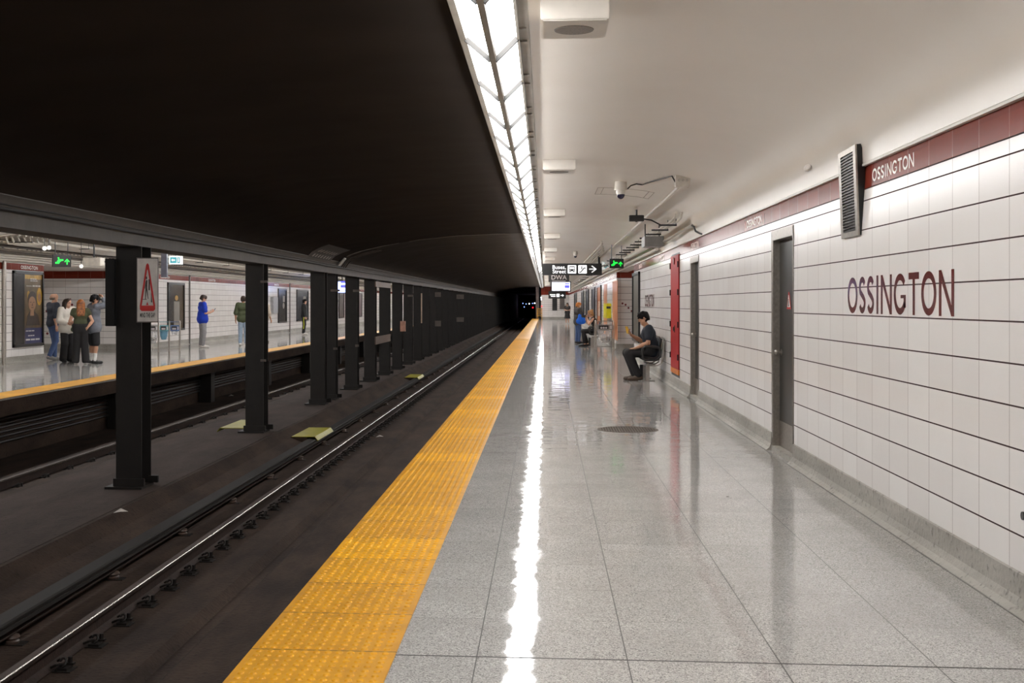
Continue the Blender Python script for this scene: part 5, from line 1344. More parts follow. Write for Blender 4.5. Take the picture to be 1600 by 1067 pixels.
# ================================================================== people: each body one continuous surface grown from a smooth distance field
def _cone(P, a, b, r1, r2):
    a = np.array(a, float); b = np.array(b, float); ba = b-a; L2 = float(ba @ ba)
    pa = P - a
    t = np.clip((pa @ ba)/max(L2, 1e-9), 0, 1)
    d = np.linalg.norm(pa - t[..., None]*ba, axis=-1)
    return d - (r1+(r2-r1)*t)
def _ell(P, c, r):
    q = (P-np.array(c, float))/np.array(r, float)
    k0 = np.linalg.norm(q, axis=-1); k1 = np.linalg.norm(q/np.array(r, float), axis=-1)
    return k0*(k0-1)/np.maximum(k1, 1e-6)
def sdf_mesh(prims, h, cuts=()):
    """prims: ('c', a, b, r1, r2, k) | ('e', c, r, k); first item upper case = carve away. cuts: (normal, offset) keep n.p < offset"""
    lo = np.array([1e9]*3); hi = -lo; boxes = []
    for p in prims:
        if p[0] in 'cC':
            a, b = np.array(p[1], float), np.array(p[2], float); r = max(p[3], p[4])
            l, u = np.minimum(a, b)-r, np.maximum(a, b)+r
        else: l, u = np.array(p[1], float)-np.array(p[2], float), np.array(p[1], float)+np.array(p[2], float)
        boxes.append((l, u))
        if p[0].islower(): lo = np.minimum(lo, l); hi = np.maximum(hi, u)
    lo -= 4*h; hi += 4*h
    n = np.ceil((hi-lo)/h).astype(int)+1
    Fd = np.full(n, 1.0)
    for p, (l, u) in zip(prims, boxes):
        k = p[-1]; m = k+3*h
        i0 = np.maximum(np.floor((l-m-lo)/h).astype(int), 0); i1 = np.minimum(np.ceil((u+m-lo)/h).astype(int)+1, n)
        if np.any(i1 <= i0): continue
        ax = [lo[q]+h*np.arange(i0[q], i1[q]) for q in range(3)]
        P = np.stack(np.meshgrid(*ax, indexing='ij'), -1)
        d = _cone(P, p[1], p[2], p[3], p[4]) if p[0] in 'cC' else _ell(P, p[1], p[2])
        sl = tuple(slice(i0[q], i1[q]) for q in range(3)); f0 = Fd[sl]
        if p[0].islower():
            if k > 1e-4:
                t = np.clip(0.5+0.5*(f0-d)/k, 0, 1); Fd[sl] = f0*(1-t)+d*t - k*t*(1-t)
            else: Fd[sl] = np.minimum(f0, d)
        else: Fd[sl] = np.maximum(f0, -d)
    if cuts:
        P = np.stack(np.meshgrid(*[lo[q]+h*np.arange(n[q]) for q in range(3)], indexing='ij'), -1)
        for nn, off in cuts:
            nn = np.array(nn, float); nn /= np.linalg.norm(nn)
            Fd = np.maximum(Fd, P @ nn - off)
    s = Fd < 0
    acc = np.zeros(tuple(n-1)+(3,)); cnt = np.zeros(tuple(n-1))
    cs = [(i, j, k) for i in (0, 1) for j in (0, 1) for k in (0, 1)]
    def sub(A, c): return A[c[0]:n[0]-1+c[0], c[1]:n[1]-1+c[1], c[2]:n[2]-1+c[2]]
    for c in cs:
        for ax in range(3):
            if c[ax]: continue
            e = list(c); e[ax] = 1; e = tuple(e)
            f0, f1 = sub(Fd, c), sub(Fd, e); x = (f0 < 0) != (f1 < 0)
            t = np.where(x, f0/np.where(x, f0-f1, 1), 0)
            for q in range(3): acc[..., q] += np.where(x, c[q]+(t if q == ax else 0), 0)
            cnt += x
    act = cnt > 0
    idx = -np.ones(act.shape, int); ids = np.argwhere(act); idx[act] = np.arange(len(ids))
    V = lo + h*(ids + acc[act]/cnt[act][:, None])
    Q = []
    for ax in range(3):
        b_, c_ = [(1, 2), (2, 0), (0, 1)][ax]
        f0 = np.take(s, range(n[ax]-1), ax); f1 = np.take(s, range(1, n[ax]), ax)
        for flip, mask in ((False, f0 & ~f1), (True, ~f0 & f1)):
            g_ = np.argwhere(mask)
            g_ = g_[(g_[:, b_] > 0) & (g_[:, c_] > 0) & (g_[:, b_] < n[b_]-1) & (g_[:, c_] < n[c_]-1)]
            if not len(g_): continue
            def at(db, dc):
                q = g_.copy(); q[:, b_] -= db; q[:, c_] -= dc
                return idx[q[:, 0], q[:, 1], q[:, 2]]
            quad = np.stack([at(1, 1), at(0, 1), at(0, 0), at(1, 0)], 1)
            if flip: quad = quad[:, ::-1]
            Q.append(quad)
    Q = np.concatenate(Q)
    return V, Q
def sdf_obj(name, prims, h, m, parent, cuts=(), label=None):
    V, Q = sdf_mesh(prims, h, cuts)
    me = bpy.data.meshes.new(name)
    me.from_pydata(V.tolist(), [], Q.tolist())
    for p in me.polygons: p.use_smooth = True
    me.materials.append(m)
    o = bpy.data.objects.new(name, me); C.objects.link(o); o.parent = parent
    if label: o['label'] = label
    return o

def V3(*a): return np.array(a, float)
def unit(v): v = np.array(v, float); return v/np.linalg.norm(v)
def lerp(a, b, t): return np.array(a)*(1-t)+np.array(b)*t

def joints(H=1.72, **kw):
    s = H/1.72
    J = dict(pel=V3(0, 0, .95), waist=V3(0, 0, 1.10), chest=V3(0, 0.005, 1.30), neck=V3(0, 0.0, 1.46), head=V3(0, 0.03, 1.60),
             sL=V3(-.175, 0, 1.415), sR=V3(.175, 0, 1.415), eL=V3(-.22, -.02, 1.13), eR=V3(.22, -.02, 1.13), wL=V3(-.235, .05, .89), wR=V3(.235, .05, .89),
             hL=V3(-.085, 0, .92), hR=V3(.085, 0, .92), kL=V3(-.095, .015, .50), kR=V3(.095, .015, .50), aL=V3(-.10, -.025, .085), aR=V3(.10, -.025, .085),
             tL=V3(-.115, .12, .03), tR=V3(.115, .12, .03), face=V3(0, 1, 0))
    for k in J:
        if k != 'face': J[k] = J[k]*s
    for k, v in kw.items(): J[k] = V3(*v)*(1 if k == 'face' else s)
    J['s'] = s
    return J

def hand_prims(w, d, pn, side, s=1.0, curl=0.5):
    """w wrist, d direction of the fingers, pn palm normal (the way the fingers curl), side: unit vector towards the thumb"""
    d = unit(d); pn = unit(pn - d*(pn @ d)); sd = unit(side - d*(side @ d) - pn*(side @ pn))
    pr = []
    for o, L in ((.027, .082), (.009, .086), (-.009, .084), (-.026, .076)):
        a = w + d*.012 + sd*o*.6; b = w + d*L + sd*o
        pr.append(('c', a, b, .0155*s, .0125*s, .008))
    for o, L, k in ((.029, .066, 0), (.010, .074, 0), (-.010, .069, .04), (-.028, .055, .08)):
        base_ = w + d*(.084 if abs(o) < .02 else .078) + sd*o
        a1 = curl*0.7+k; d1 = d*math.cos(a1)+pn*math.sin(a1)
        p1 = base_ + d1*L*.55
        a2 = curl*1.8+k; d2 = d*math.cos(a2)+pn*math.sin(a2)
        p2 = p1 + d2*L*.5
        pr += [('c', base_, p1, .0090*s, .0084*s, .003), ('c', p1, p2, .0084*s, .0072*s, .003)]
    tb = w + d*.028 + sd*.026 + pn*.004; t1 = tb + unit(d*.65 + sd*.6 + pn*.35)*.042; t2 = t1 + unit(d*.9 + sd*.1 + pn*(.3+.5*curl))*.034
    pr += [('c', tb, t1, .0125*s, .0105*s, .006), ('c', t1, t2, .0105*s, .0085*s, .003)]
    return pr

def head_prims(J, s):
    c = J['head']; f = unit(J['face']); up = unit(V3(0, 0, 1) - f*f[2]) if abs(f[2]) < .95 else V3(0, 1, 0)
    r = np.cross(f, up)
    def at(x, y, z): return c + (r*x + f*y + up*z)*s
    pr = [('c', at(0, -.030, .025), at(0, .030, .035), .080*s, .074*s, .02), ('c', at(0, .030, -.045), at(0, .048, -.082), .054*s, .034*s, .03),
          ('c', at(-.035, .030, -.055), at(.035, .030, -.055), .034*s, .034*s, .02),
          ('c', at(0, .086, .012), at(0, .101, -.022), .009*s, .012*s, .012), ('c', at(-.020, .077, -.060), at(.020, .077, -.060), .009*s, .009*s, .012),
          ('c', at(-.035, .083, .030), at(.035, .083, .030), .010*s, .010*s, .012),
          ('c', at(0, .070, -.095), at(0, .072, -.092), .016*s, .016*s, .014)]
    for q in (-1, 1):
        pr += [('E', at(q*.032, .103, .008), (.017*s, .017*s, .013*s), 0.0), ('c', at(q*.082, -.008, .012), at(q*.080, -.004, -.030), .016*s, .011*s, .006)]
    return pr, at

def body_prims(J, hands):
    s = J['s']; pr = []
    sw = lerp(J['sL'], J['sR'], .5)
    lat = unit(J['sR']-J['sL'])
    pr += [('c', J['chest']-lat*.075*s, J['chest']+lat*.075*s, .105*s, .105*s, .05), ('c', J['waist']-lat*.06*s, J['waist']+lat*.06*s, .092*s, .092*s, .06),
           ('c', lerp(J['sL'], sw, .18), lerp(J['sR'], sw, .18), .058*s, .058*s, .05), ('c', J['hL']+V3(0, 0, .03)*s, J['hR']+V3(0, 0, .03)*s, .10*s, .10*s, .05),
           ('c', sw+V3(0, 0, .0), J['head']+V3(0, 0, -.06)*s, .055*s, .050*s, .03)]
    for q in 'LR':
        pr += [('c', J['s'+q], J['e'+q], .050*s, .039*s, .03), ('c', J['e'+q], lerp(J['e'+q], J['w'+q], .35), .039*s, .041*s, .02), ('c', lerp(J['e'+q], J['w'+q], .35), J['w'+q], .041*s, .025*s, .02),
               ('c', J['h'+q], J['k'+q], .078*s, .052*s, .04), ('c', J['k'+q], lerp(J['k'+q], J['a'+q], .3), .050*s, .053*s, .03), ('c', lerp(J['k'+q], J['a'+q], .3), J['a'+q], .053*s, .036*s, .03),
               ('c', J['a'+q]-unit(J['t'+q]-J['a'+q])*.02+V3(0, 0, -.03)*s, J['t'+q], .036*s, .028*s, .03)]
        hp = hands.get(q)
        d0 = J['w'+q]-J['e'+q]
        if hp is None: hp = dict(d=d0, pn=V3(.6 if q == 'L' else -.6, .2, 0), side=V3(0, 1, 0), curl=.35)
        pr += hand_prims(J['w'+q], hp['d'], np.array(hp['pn'], float), np.array(hp['side'], float), s, hp.get('curl', .5))
    hp_, at = head_prims(J, s)
    return pr + hp_, at

def shirt_prims(J, sleeve=.55, inf=.018, hem=None, loose=0.0):
    s = J['s']; lat = unit(J['sR']-J['sL']); sw = lerp(J['sL'], J['sR'], .5)
    pr = [('c', J['chest']-lat*.078*s, J['chest']+lat*.078*s, (.105+inf)*s, (.105+inf)*s, .05), ('c', J['waist']-lat*.065*s, J['waist']+lat*.065*s, (.098+inf+loose)*s, (.098+inf+loose)*s, .06),
          ('c', lerp(J['sL'], sw, .12), lerp(J['sR'], sw, .12), (.060+inf*.6)*s, (.060+inf*.6)*s, .05),
          ('c', J['pel']-lat*.075*s, J['pel']+lat*.075*s, (.112+inf+loose)*s, (.112+inf+loose)*s, .06)]
    if hem is not None and hem > 0:
        pr.append(('c', J['pel']-lat*.07*s-V3(0, 0, hem), J['pel']+lat*.07*s-V3(0, 0, hem), (.108+inf+loose)*s, (.108+inf+loose)*s, .05))
    for q in 'LR':
        if sleeve <= 0: continue
        t = min(sleeve, 1.0)
        pr.append(('c', J['s'+q], lerp(J['s'+q], J['e'+q], t), (.053+inf)*s, (.050+inf*1.2-.008*t)*s, .03))
        if sleeve > 1: pr.append(('c', J['e'+q], lerp(J['e'+q], J['w'+q], min(sleeve-1, 1)), (.043+inf)*s, (.034+inf)*s, .02))
    return pr

def trouser_prims(J, to=.92, inf=.014, flare=0.0, hi=.055):
    s = J['s']; pr = [('c', J['hL']+V3(0, 0, hi)*s, J['hR']+V3(0, 0, hi)*s, (.103+inf)*s, (.103+inf)*s, .04), ('c', J['hL'], J['hR'], (.10+inf)*s, (.10+inf)*s, .04)]
    for q in 'LR':
        kt = min(to/.5, 1.0)
        pr.append(('c', J['h'+q], lerp(J['h'+q], J['k'+q], kt), (.084+inf)*s, (.060+inf+flare*.4)*s, .03))
        if to > .5:
            t = (to-.5)/.5
            pr.append(('c', J['k'+q], lerp(J['k'+q], J['a'+q], t), (.060+inf+flare*.4)*s, (.044+inf+flare)*s, .02))
    return pr

def shoe_prims(J, q, s):
    a, t = J['a'+q], J['t'+q]; d = unit(t-a-V3(0, 0, (t-a)[2]))
    return [('c', a+V3(0, 0, -.035)*s-d*.03, a+d*.06*s+V3(0, 0, -.04)*s, .046*s, .046*s, .02), ('c', a+d*.05*s+V3(0, 0, -.045)*s, t+d*.03*s, .046*s, .038*s, .03)]

SKIN = [mat('skin_light', (206, 160, 134), 0.5, 0, 0.05, 12), mat('skin_tan', (186, 138, 110), 0.5, 0, 0.05, 12)]
IRIS = mat('eye_dark', (40, 30, 26), 0.2); LIP = mat('lip', (150, 84, 76), 0.5); BROW = mat('brow', (40, 30, 26), 0.7)

def person(label, loc, rz, J, skin, hair, hair_style, shirt, trousers, shoes, hands=None, h=.0085, cap=None, extra=None, socks=None):
    hands = hands or {}
    s = J['s']
    t = thing('person', label, 'person', loc, rz)
    pr, at = body_prims(J, hands)
    body = sdf_obj('body', pr, h, skin, t)
    # face
    for q in (-1, 1):
        m_ = MB(); c = at(q*.031, .083, .008); m_.ell(c, (.012*s, .012*s, .009*s), 10, 8); m_.build('eye', IRIS, t, local=True, smooth=True)
        m_ = MB(); m_.tube([at(q*.016, .094, .034), at(q*.032, .094, .038), at(q*.050, .080, .032)], .0045*s, 6); m_.build('eyebrow', hair, t, local=True)
    m_ = MB(); m_.tube([at(-.022, .082, -.060), at(0, .088, -.058), at(.022, .082, -.060)], .0055*s, 6); m_.build('mouth', LIP, t, local=True)
    # hair
    hp = []
    if hair_style == 'bald':
        hp = [('c', at(-.062, -.045, -.02), at(.062, -.045, -.02), .030*s, .030*s, .02), ('c', at(-.05, -.07, -.01), at(.05, -.07, -.01), .034*s, .034*s, .02)]
    else:
        hp = [('c', at(0, -.032, .030), at(0, .022, .044), .092*s, .084*s, .02), ('c', at(-.03, -.05, -.03), at(.03, -.05, -.03), .062*s, .062*s, .03)]
        hp += [('C', at(0, .085, -.035), at(0, .14, -.035), .088*s, .09*s, 0.0), ('C', at(0, .10, .012), at(0, .16, .0), .062*s, .08*s, 0.0)]
        if hair_style in ('mop', 'short'):
            for q in (-1, 1): hp.append(('C', at(q*.105, -.02, -.045), at(q*.105, .06, -.035), .052*s, .055*s, 0.0))
            hp.append(('C', at(-.06, -.06, -.125), at(.06, -.06, -.125), .06*s, .06*s, 0.0))
        if hair_style == 'mop':
            for x in (-.05, -.02, .015, .045): hp.append(('c', at(x, .03, .10), at(x*1.1, .092, .040), .026*s, .013*s, .015))
            for q in (-1, 1): hp.append(('c', at(q*.062, .015, .065), at(q*.074, .03, .035), .032*s, .02*s, .02))
            for x, y, z in ((-.04, -.03, .115), (.035, -.045, .11), (0, .03, .118), (-.05, .035, .10), (.05, .02, .105), (0, -.085, .08)): hp.append(('e', at(x, y, z), (.038*s, .036*s, .026*s), .02))
        if hair_style == 'short':
            hp.append(('c', at(-.03, .045, .095), at(.03, .045, .095), .026*s, .026*s, .02))
        if hair_style in ('long', 'longer'):
            L = -.20 if hair_style == 'long' else -.30
            for x in (-.06, -.02, .02, .06): hp.append(('c', at(x*.9, -.065, .0), at(x*1.25, -.095, L-.02*abs(x)*10), .050*s, .034*s, .03))
            for q in (-1, 1): hp.append(('c', at(q*.070, -.01, .02), at(q*.092, -.01 if hair_style == 'long' else -.06, L*.85), .030*s, .028*s, .03))
        if hair_style == 'bun':
            hp.append(('e', at(0, -.075, .105), (.05*s, .05*s, .045*s), .02)); hp.append(('c', at(0, -.08, -.02), at(.0, -.10, -.12), .045*s, .03*s, .02))
    sdf_obj('hair', hp, h*.8, hair, t)
    if cap is not None:
        cp_ = [('c', at(0, -.02, .052), at(0, .02, .062), .094*s, .088*s, .02), ('c', at(0, .09, .055), at(0, .15, .040), .05*s, .035*s, .02), ('C', at(0, .05, -.06), at(0, .2, -.06), .1*s, .1*s, 0)]
        f = unit(J['face']); up = unit(V3(0, 0, 1)-f*f[2])
        sdf_obj('cap', cp_, h*.8, cap, t, cuts=[(-up, -(at(0, 0, .03) @ up))])
    sm, skw, scut = shirt
    sp_ = shirt_prims(J, **skw)
    for e in (extra or {}).get('shirt', []): sp_.append(e)
    nk = J['neck']; sp_.append(('C', nk+V3(0, 0, .02)*s+unit(J['face'])*.02, nk+V3(0, 0, .12)*s+unit(J['face'])*.06, .058*s, .075*s, 0))
    sdf_obj('shirt', sp_, h, sm, t, cuts=scut)
    if trousers:
        tm, tkw, tcut = trousers
        tp = trouser_prims(J, **tkw)
        for e in (extra or {}).get('trousers', []): tp.append(e)
        sdf_obj((extra or {}).get('trouser_name', 'trousers'), tp, h, tm, t, cuts=tcut)
    for q in 'LR':
        fl = [(V3(0, 0, -1), -0.002)] if J['a'+q][2] < .11*s else ()
        sdf_obj('shoe', shoe_prims(J, q, s), h*.8, shoes, t, cuts=fl)
        if socks is not None:
            k, a = J['k'+q], J['a'+q]
            sdf_obj('sock', [('c', lerp(k, a, .62), a, .052*s, .046*s, .01)], h, socks, t)
    return t

def cloth(n, c, var=.1, rough=.8): return mat(n, c, rough, 0, var, 14, 0.25, 30)
H_BLACK = mat('hair_black', (15, 12, 12), 0.7, 0, 0.2, 40, spec=0.2); H_BROWN = mat('hair_dark_brown', (52, 36, 28), 0.45, 0, 0.2, 40)
H_AUBURN = mat('hair_auburn', (116, 62, 30), 0.4, 0, 0.3, 20, var2=(172, 104, 46)); H_BLOND = mat('hair_blond', (168, 124, 74), 0.45, 0, 0.2, 30); H_ORANGE = mat('hair_orange', (186, 112, 44), 0.5, 0, 0.2, 30)
H_GREY = mat('hair_grey', (120, 104, 92), 0.6, 0, 0.2, 40)
TR_BLACK = cloth('trousers_black', (26, 24, 26)); JEANS = cloth('jeans_blue', (62, 82, 122)); WHITE_SHOE = mat('shoe_white', (206, 202, 196), 0.5); BLACK_SHOE = mat('shoe_black', (28, 26, 26), 0.45); BROWN_SHOE = mat('shoe_brown', (74, 58, 44), 0.6)

# --- seated man with a phone, near platform, facing the tracks
J = joints(1.72, pel=(0, .0, .53), waist=(0, .02, .68), chest=(0, .07, .89), neck=(0, .11, 1.035), head=(0, .165, 1.175), face=(0, .88, -.38),
           sL=(-.175, .075, .985), sR=(.175, .075, .985), eL=(-.235, .10, .715), eR=(.225, .19, .74), wL=(-.17, .34, .615), wR=(.12, .39, .86),
           hL=(-.085, .01, .53), hR=(.085, .01, .53), kL=(-.125, .455, .525), kR=(.10, .475, .52), aL=(-.12, .26, .09), aR=(.10, .32, .085), tL=(-.13, .41, .03), tR=(.115, .47, .03))
hands = {'L': dict(d=(.35, .9, -.15), pn=V3(.1, .1, -1), side=V3(1, 0, 0), curl=.25), 'R': dict(d=(-.35, .55, .75), pn=V3(-.5, -.75, .3), side=V3(-.8, .2, -.3), curl=.75)}
pz = Vector((2.02, BEN[1]+0.31, 0))
person('person seated on the black bench in dark tee and black trousers looking at phone', pz, R(90), J, SKIN[1], H_BLACK, 'mop',
       (cloth('tee_dark_navy', (30, 36, 46)), dict(sleeve=.62, inf=.02), ()), (TR_BLACK, dict(to=.97, inf=.018, flare=.004), ()), BROWN_SHOE, hands, h=.0075,
       extra=dict(shirt=[('c', (-.03, .035, .70), (-.04, .075, .88), .125, .118, .05), ('c', (.03, .035, .70), (.04, .075, .88), .125, .118, .05)]))
def local(p, loc, rz):
    c, s_ = math.cos(rz), math.sin(rz); return Vector((loc[0]+p[0]*c-p[1]*s_, loc[1]+p[0]*s_+p[1]*c, loc[2]+p[2]))
def phone(p, loc, rz, face, lab, case, L=.145, W=.07):
    """p: centre in the holder's frame; face: the way its screen looks"""
    q = local(p, loc, rz)
    f = unit(face); up = unit(V3(0, 0, 1)-f*f[2]); r = np.cross(up, f)
    def rot(v): return Vector((v[0]*math.cos(rz)-v[1]*math.sin(rz), v[0]*math.sin(rz)+v[1]*math.cos(rz), v[2]))
    f, up, r = rot(f), rot(up), rot(r)
    t = thing('phone', lab, 'phone', q)
    def slab(a, b, d0, d1):
        m_ = MB(); vs = [q + r*x*a + up*y*b + f*d for d in (d0, d1) for x, y in ((-1, -1), (1, -1), (1, 1), (-1, 1))]
        m_.add(vs, [(0,3,2,1),(4,5,6,7),(0,1,5,4),(1,2,6,5),(2,3,7,6),(3,0,4,7)]); return m_
    cs_ = slab(W/2, L/2, -.005, .004).build('case', case, t, bevel=.002); slab(W/2*.92, L/2*.94, .004, .005).build('screen', mat('phone_screen', (120, 130, 150), 0.2, emit=0.5), cs_)
phone((.072, .464, .952), pz, R(90), (.6, -.7, .3), 'yellow cased phone held up by the seated man', mat('phone_yellow', (214, 170, 60), 0.4))

# --- standing backpacker facing the wall, and the seated woman beside the recycling stand
def floor_at(px, py): return U(px, py, Z=0)
pb = floor_at(903, 536.5); pb.z = 0
J = joints(1.50, face=(.1, .95, -.2), eR=(.25, .05, 1.13), wR=(.16, .28, 1.12), eL=(-.25, .04, 1.12), wL=(-.14, .28, 1.10), kL=(-.11, .03, .5), kR=(.11, .02, .5), aL=(-.13, 0, .085), aR=(.13, -.02, .085), tL=(-.15, .14, .03), tR=(.15, .13, .03))
person('person standing in grey jacket and blue jeans carrying a bright blue bag', pb, R(-62), J, SKIN[0], H_ORANGE, 'short', (cloth('jacket_grey', (62, 58, 56)), dict(sleeve=1.85, inf=.035, hem=.06), ()),
       (JEANS, dict(to=.97, inf=.016), ()), BLACK_SHOE, {}, h=.009)
bk = local((.16, .02, .93), pb, R(-62))
t = thing('backpack', 'bright blue backpack hanging at the side of the person in jeans', 'backpack', (bk.x, bk.y, bk.z-.22))
BLUEB = cloth('bag_blue', (20, 96, 206))
def offs(L, o): return [tuple(list(p[:1]) + [tuple(np.array(p[1])+o)] + ([tuple(np.array(p[2])+o)] + list(p[3:]) if p[0] in 'cC' else list(p[2:]))) for p in L]
sdf_obj('bag_body', [('c', (0, 0, .12), (0.02, 0, .30), .13, .11, .03), ('c', (-.07, .0, .10), (.09, 0, .10), .10, .10, .04), ('c', (.08, -.02, .12), (.10, -.02, .16), .09, .08, .03)], .011, BLUEB, t)
MB().tube([(0, 0, .40), (-.03, .06, .52), (-.06, .12, .56), (-.09, .12, .45)], .016, 8).build('strap', BLUEB, t, local=True)
pw = Vector((BEN2.x+0.02, BEN2.y+0.02, 0))
J = joints(1.60, pel=(0, 0, .57), waist=(0, .03, .72), chest=(0, .09, .93), neck=(0, .14, 1.07), head=(0, .195, 1.20), face=(0, .95, -.15), sL=(-.165, .09, 1.02), sR=(.165, .09, 1.02), eL=(-.20, .26, .82), eR=(.19, .24, .80),
           wL=(-.08, .31, 1.03), wR=(.06, .36, .98), hL=(-.085, .01, .56), hR=(.085, .01, .56), kL=(-.10, .45, .55), kR=(.10, .46, .55), aL=(-.11, .42, .09), aR=(.10, .30, .09), tL=(-.12, .57, .03), tR=(.11, .44, .03))
person('person seated in sleeveless black top holding hands to the face, on the farther bench', pw, R(90), J, SKIN[0], H_BLOND, 'bun', (cloth('tank_black', (30, 27, 28)), dict(sleeve=0, inf=.014), ()),
       (TR_BLACK, dict(to=.93, inf=.02), ()), BLACK_SHOE, {'L': dict(d=(.2, .1, 1), pn=V3(0, -1, .1), side=V3(1, 0, 0), curl=.5), 'R': dict(d=(-.1, .0, 1), pn=V3(0, -1, .1), side=V3(-1, 0, 0), curl=.5)}, h=.009)
# --- distant person in a dark skirt
pd = floor_at(886.5, 506)
J = joints(1.50, face=(0, .9, -.4), eL=(-.23, .0, 1.13), wL=(-.08, .22, 1.10), eR=(.23, .0, 1.13), wR=(.08, .22, 1.10))
person('distant person in dark top and long dark skirt reading a phone by the end wall', pd, R(175), J, SKIN[0], H_BROWN, 'long', (cloth('top_charcoal', (70, 66, 64)), dict(sleeve=.5, inf=.016), ()),
       (cloth('skirt_dark', (42, 40, 42)), dict(to=.3, inf=.03), [(V3(0, 0, -1), -.38)]), WHITE_SHOE, {}, h=.011,
       extra=dict(trouser_name='skirt', trousers=[('c', (0, 0, .85), (0, 0, .40), .14, .22, .03)]))

# --- far platform group by the alcove
def fp(px, py): return U(px, py, Z=0)
q = fp(83, 562.5)
J = joints(1.72, face=(.1, 1, 0), kL=(-.09, .10, .50), aL=(-.09, .10, .085), tL=(-.10, .25, .03), kR=(.09, .02, .50), aR=(.09, -.17, .11), tR=(.10, -.03, .03), eL=(-.23, .06, 1.13), wL=(-.22, .22, .93), eR=(.23, -.10, 1.14), wR=(.24, -.06, .88))
person('person with shaved head walking in navy shirt and blue jeans past the film poster', q, R(-35), J, SKIN[0], H_GREY, 'bald', (cloth('shirt_navy', (40, 46, 58)), dict(sleeve=1.1, inf=.022), ()),
       (JEANS, dict(to=.97, inf=.014), ()), mat('shoe_grey', (120, 118, 116), .5), {}, h=.009)
q = fp(104.5, 566)
J = joints(1.58, face=(-.45, .9, 0), eL=(-.26, .02, 1.14), wL=(-.13, .20, 1.04), eR=(.25, .05, 1.13), wR=(.10, .20, 1.06), kL=(-.09, .02, .5), kR=(.09, .04, .5))
person('person in loose white blouse and wide black trousers looking round, with long dark hair', q, R(-130), J, SKIN[0], H_BROWN, 'long', (cloth('blouse_white', (226, 220, 210), .04), dict(sleeve=1.8, inf=.035, hem=.05, loose=.01), ()),
       (TR_BLACK, dict(to=.98, inf=.02, flare=.035), [(V3(0, 0, -1), -.03)]), BLACK_SHOE, {}, h=.009)
q = fp(126, 569)
J = joints(1.56, face=(-.1, 1, -.1), eR=(.30, -.05, 1.14), wR=(.17, -.12, .96), eL=(-.27, .04, 1.14), wL=(-.12, .18, 1.05), kL=(-.10, .02, .5), kR=(.10, .02, .5), aL=(-.13, 0, .085), aR=(.13, 0, .085))
person('person seen from behind with long auburn hair, olive top and wide black trousers', q, R(20), J, SKIN[0], H_AUBURN, 'longer', (cloth('top_olive', (70, 74, 50)), dict(sleeve=.3, inf=.018), [(V3(0, 0, -1), -.965)]),
       (TR_BLACK, dict(to=.98, inf=.022, flare=.035, hi=.09), [(V3(0, 0, -1), -.03)]), WHITE_SHOE, {'R': dict(d=(-.6, .3, -.5), pn=V3(0, 1, 0), side=V3(0, 0, 1), curl=.3)}, h=.009)
g_ = local((-.13, .20, .98), q, R(20))
sdf_b = thing('handbag', 'small olive handbag held between the white bloused and olive topped persons', 'handbag', (g_.x, g_.y, g_.z-.2)); sdf_obj('bag_body', [('c', (-.05, 0, .05), (.05, 0, .05), .06, .06, .03), ('c', (-.04, 0, .15), (.04, 0, .15), .045, .045, .04)], .011, cloth('bag_olive', (88, 96, 72)), sdf_b)
MB().tube([(-.05, 0, .18), (-.03, 0, .30), (.03, 0, .30), (.05, 0, .18)], .01, 6).build('strap', cloth('bag_olive', ()), sdf_b, local=True)
q = fp(146, 568)
J = joints(1.66, face=(.1, .9, -.25), eL=(-.28, .20, 1.50), eR=(.28, .22, 1.47), wL=(-.11, .20, 1.64), wR=(.11, .21, 1.63), sL=(-.175, .02, 1.43), sR=(.175, .02, 1.43), kL=(-.10, .03, .5), kR=(.10, .02, .5))
person('person in grey sweatshirt and black shorts with both hands raised to a black cap', q, R(-40), J, SKIN[1], H_BLACK, 'mop', (cloth('sweat_grey', (112, 116, 126)), dict(sleeve=1.85, inf=.03, hem=.06, loose=.022), ()),
       (cloth('shorts_black', (30, 29, 32)), dict(to=.47, inf=.03, flare=.02), ()), BLACK_SHOE,
       {'L': dict(d=(.6, .1, .7), pn=V3(.5, -.8, -.2), side=V3(0, -1, 0), curl=.5), 'R': dict(d=(-.6, .1, .7), pn=V3(-.5, -.8, -.2), side=V3(0, -1, 0), curl=.5)}, h=.009, cap=cloth('cap_black', (26, 25, 28)), socks=cloth('sock_white', (214, 210, 206)))
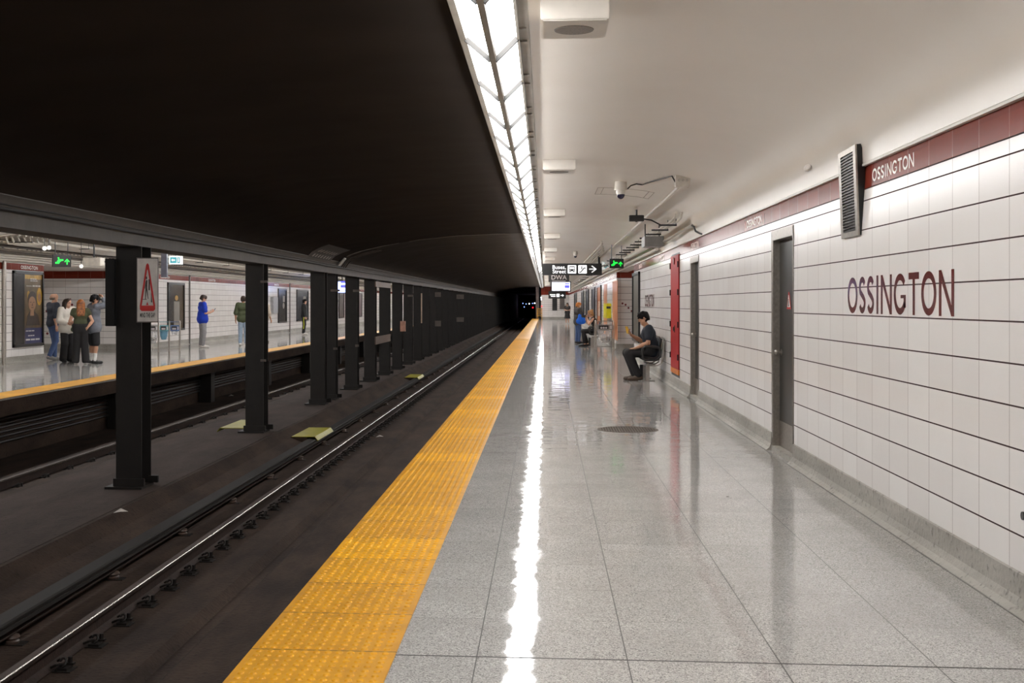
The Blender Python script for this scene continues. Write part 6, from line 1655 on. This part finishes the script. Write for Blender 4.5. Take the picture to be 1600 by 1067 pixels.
# --- man in blue leaning on the far wall
q = fp(316.5, 543); q = Vector((q.x, q.y, 0))
J = joints(1.74, face=(.0, .87, -.45), eL=(-.24, .03, 1.13), wL=(-.10, .27, 1.13), eR=(.24, .03, 1.13), wR=(.10, .28, 1.16))
person('person in bright blue polo and grey sweatpants standing against the far wall with phone', q, R(-58), J, SKIN[0], H_BROWN, 'short', (cloth('polo_blue', (22, 62, 190)), dict(sleeve=.75, inf=.03, hem=.04, loose=.02), ()),
       (cloth('sweat_light', (142, 140, 142)), dict(to=.97, inf=.026), ()), WHITE_SHOE, {'R': dict(d=(-.3, .6, .5), pn=V3(-.6, -.6, .4), side=V3(-.6, 0, .6), curl=.7), 'L': dict(d=(.4, .6, .5), pn=V3(.5, -.6, .5), side=V3(.5, 0, .7), curl=.6)}, h=.009)
phone((.05, .38, 1.24), q, R(-58), (0, -.8, .6), 'dark phone held by the person in the blue polo', BLACK)
# --- half hidden people by the second column, the black clad one further on
q = fp(380, 540)
J = joints(1.72, face=(-.1, 1, 0), eL=(-.25, -.02, 1.13), wL=(-.26, .03, .90))
person('person in olive shirt and pale jeans half hidden by the second column', q, R(10), J, SKIN[1], H_BROWN, 'short', (cloth('shirt_green', (76, 84, 58)), dict(sleeve=1.1, inf=.03, hem=.03), ()), (cloth('jeans_pale', (150, 168, 186)), dict(to=.97, inf=.016), ()), WHITE_SHOE, {}, h=.010)
q = fp(412, 535)
J = joints(1.66, eR=(.24, -.02, 1.13), wR=(.27, .06, .90))
person('person in beige top whose arm shows at the right of the second column', q, R(-10), J, SKIN[1], H_BROWN, 'short', (cloth('shirt_beige', (190, 178, 164)), dict(sleeve=1.3, inf=.03, hem=.03), ()), (cloth('trousers_brown', (92, 62, 50)), dict(to=.97, inf=.016), ()), BROWN_SHOE, {}, h=.010)
q = fp(475, 523)
J = joints(1.66, face=(-.55, .85, 0))
tt = person('person in black clothes with yellow striped trousers beside the broad column', q, R(-85), J, SKIN[0], H_BLACK, 'short', (cloth('jacket_black', (24, 25, 28)), dict(sleeve=1.9, inf=.035, hem=.04), ()), (TR_BLACK, dict(to=.97, inf=.018), ()), WHITE_SHOE, {}, h=.010)
MB().tube([tuple(J['hR']+V3(.115, 0, -.05)), tuple(lerp(J['hR'], J['kR'], .5)+V3(.092, 0, 0)), tuple(J['kR']+V3(.085, 0, 0)), tuple(lerp(J['kR'], J['aR'], .5)+V3(.075, 0, 0))], .018, 6).build('trouser_stripe', mat('hi_vis_yellow', (200, 214, 40), .5), tt, local=True)
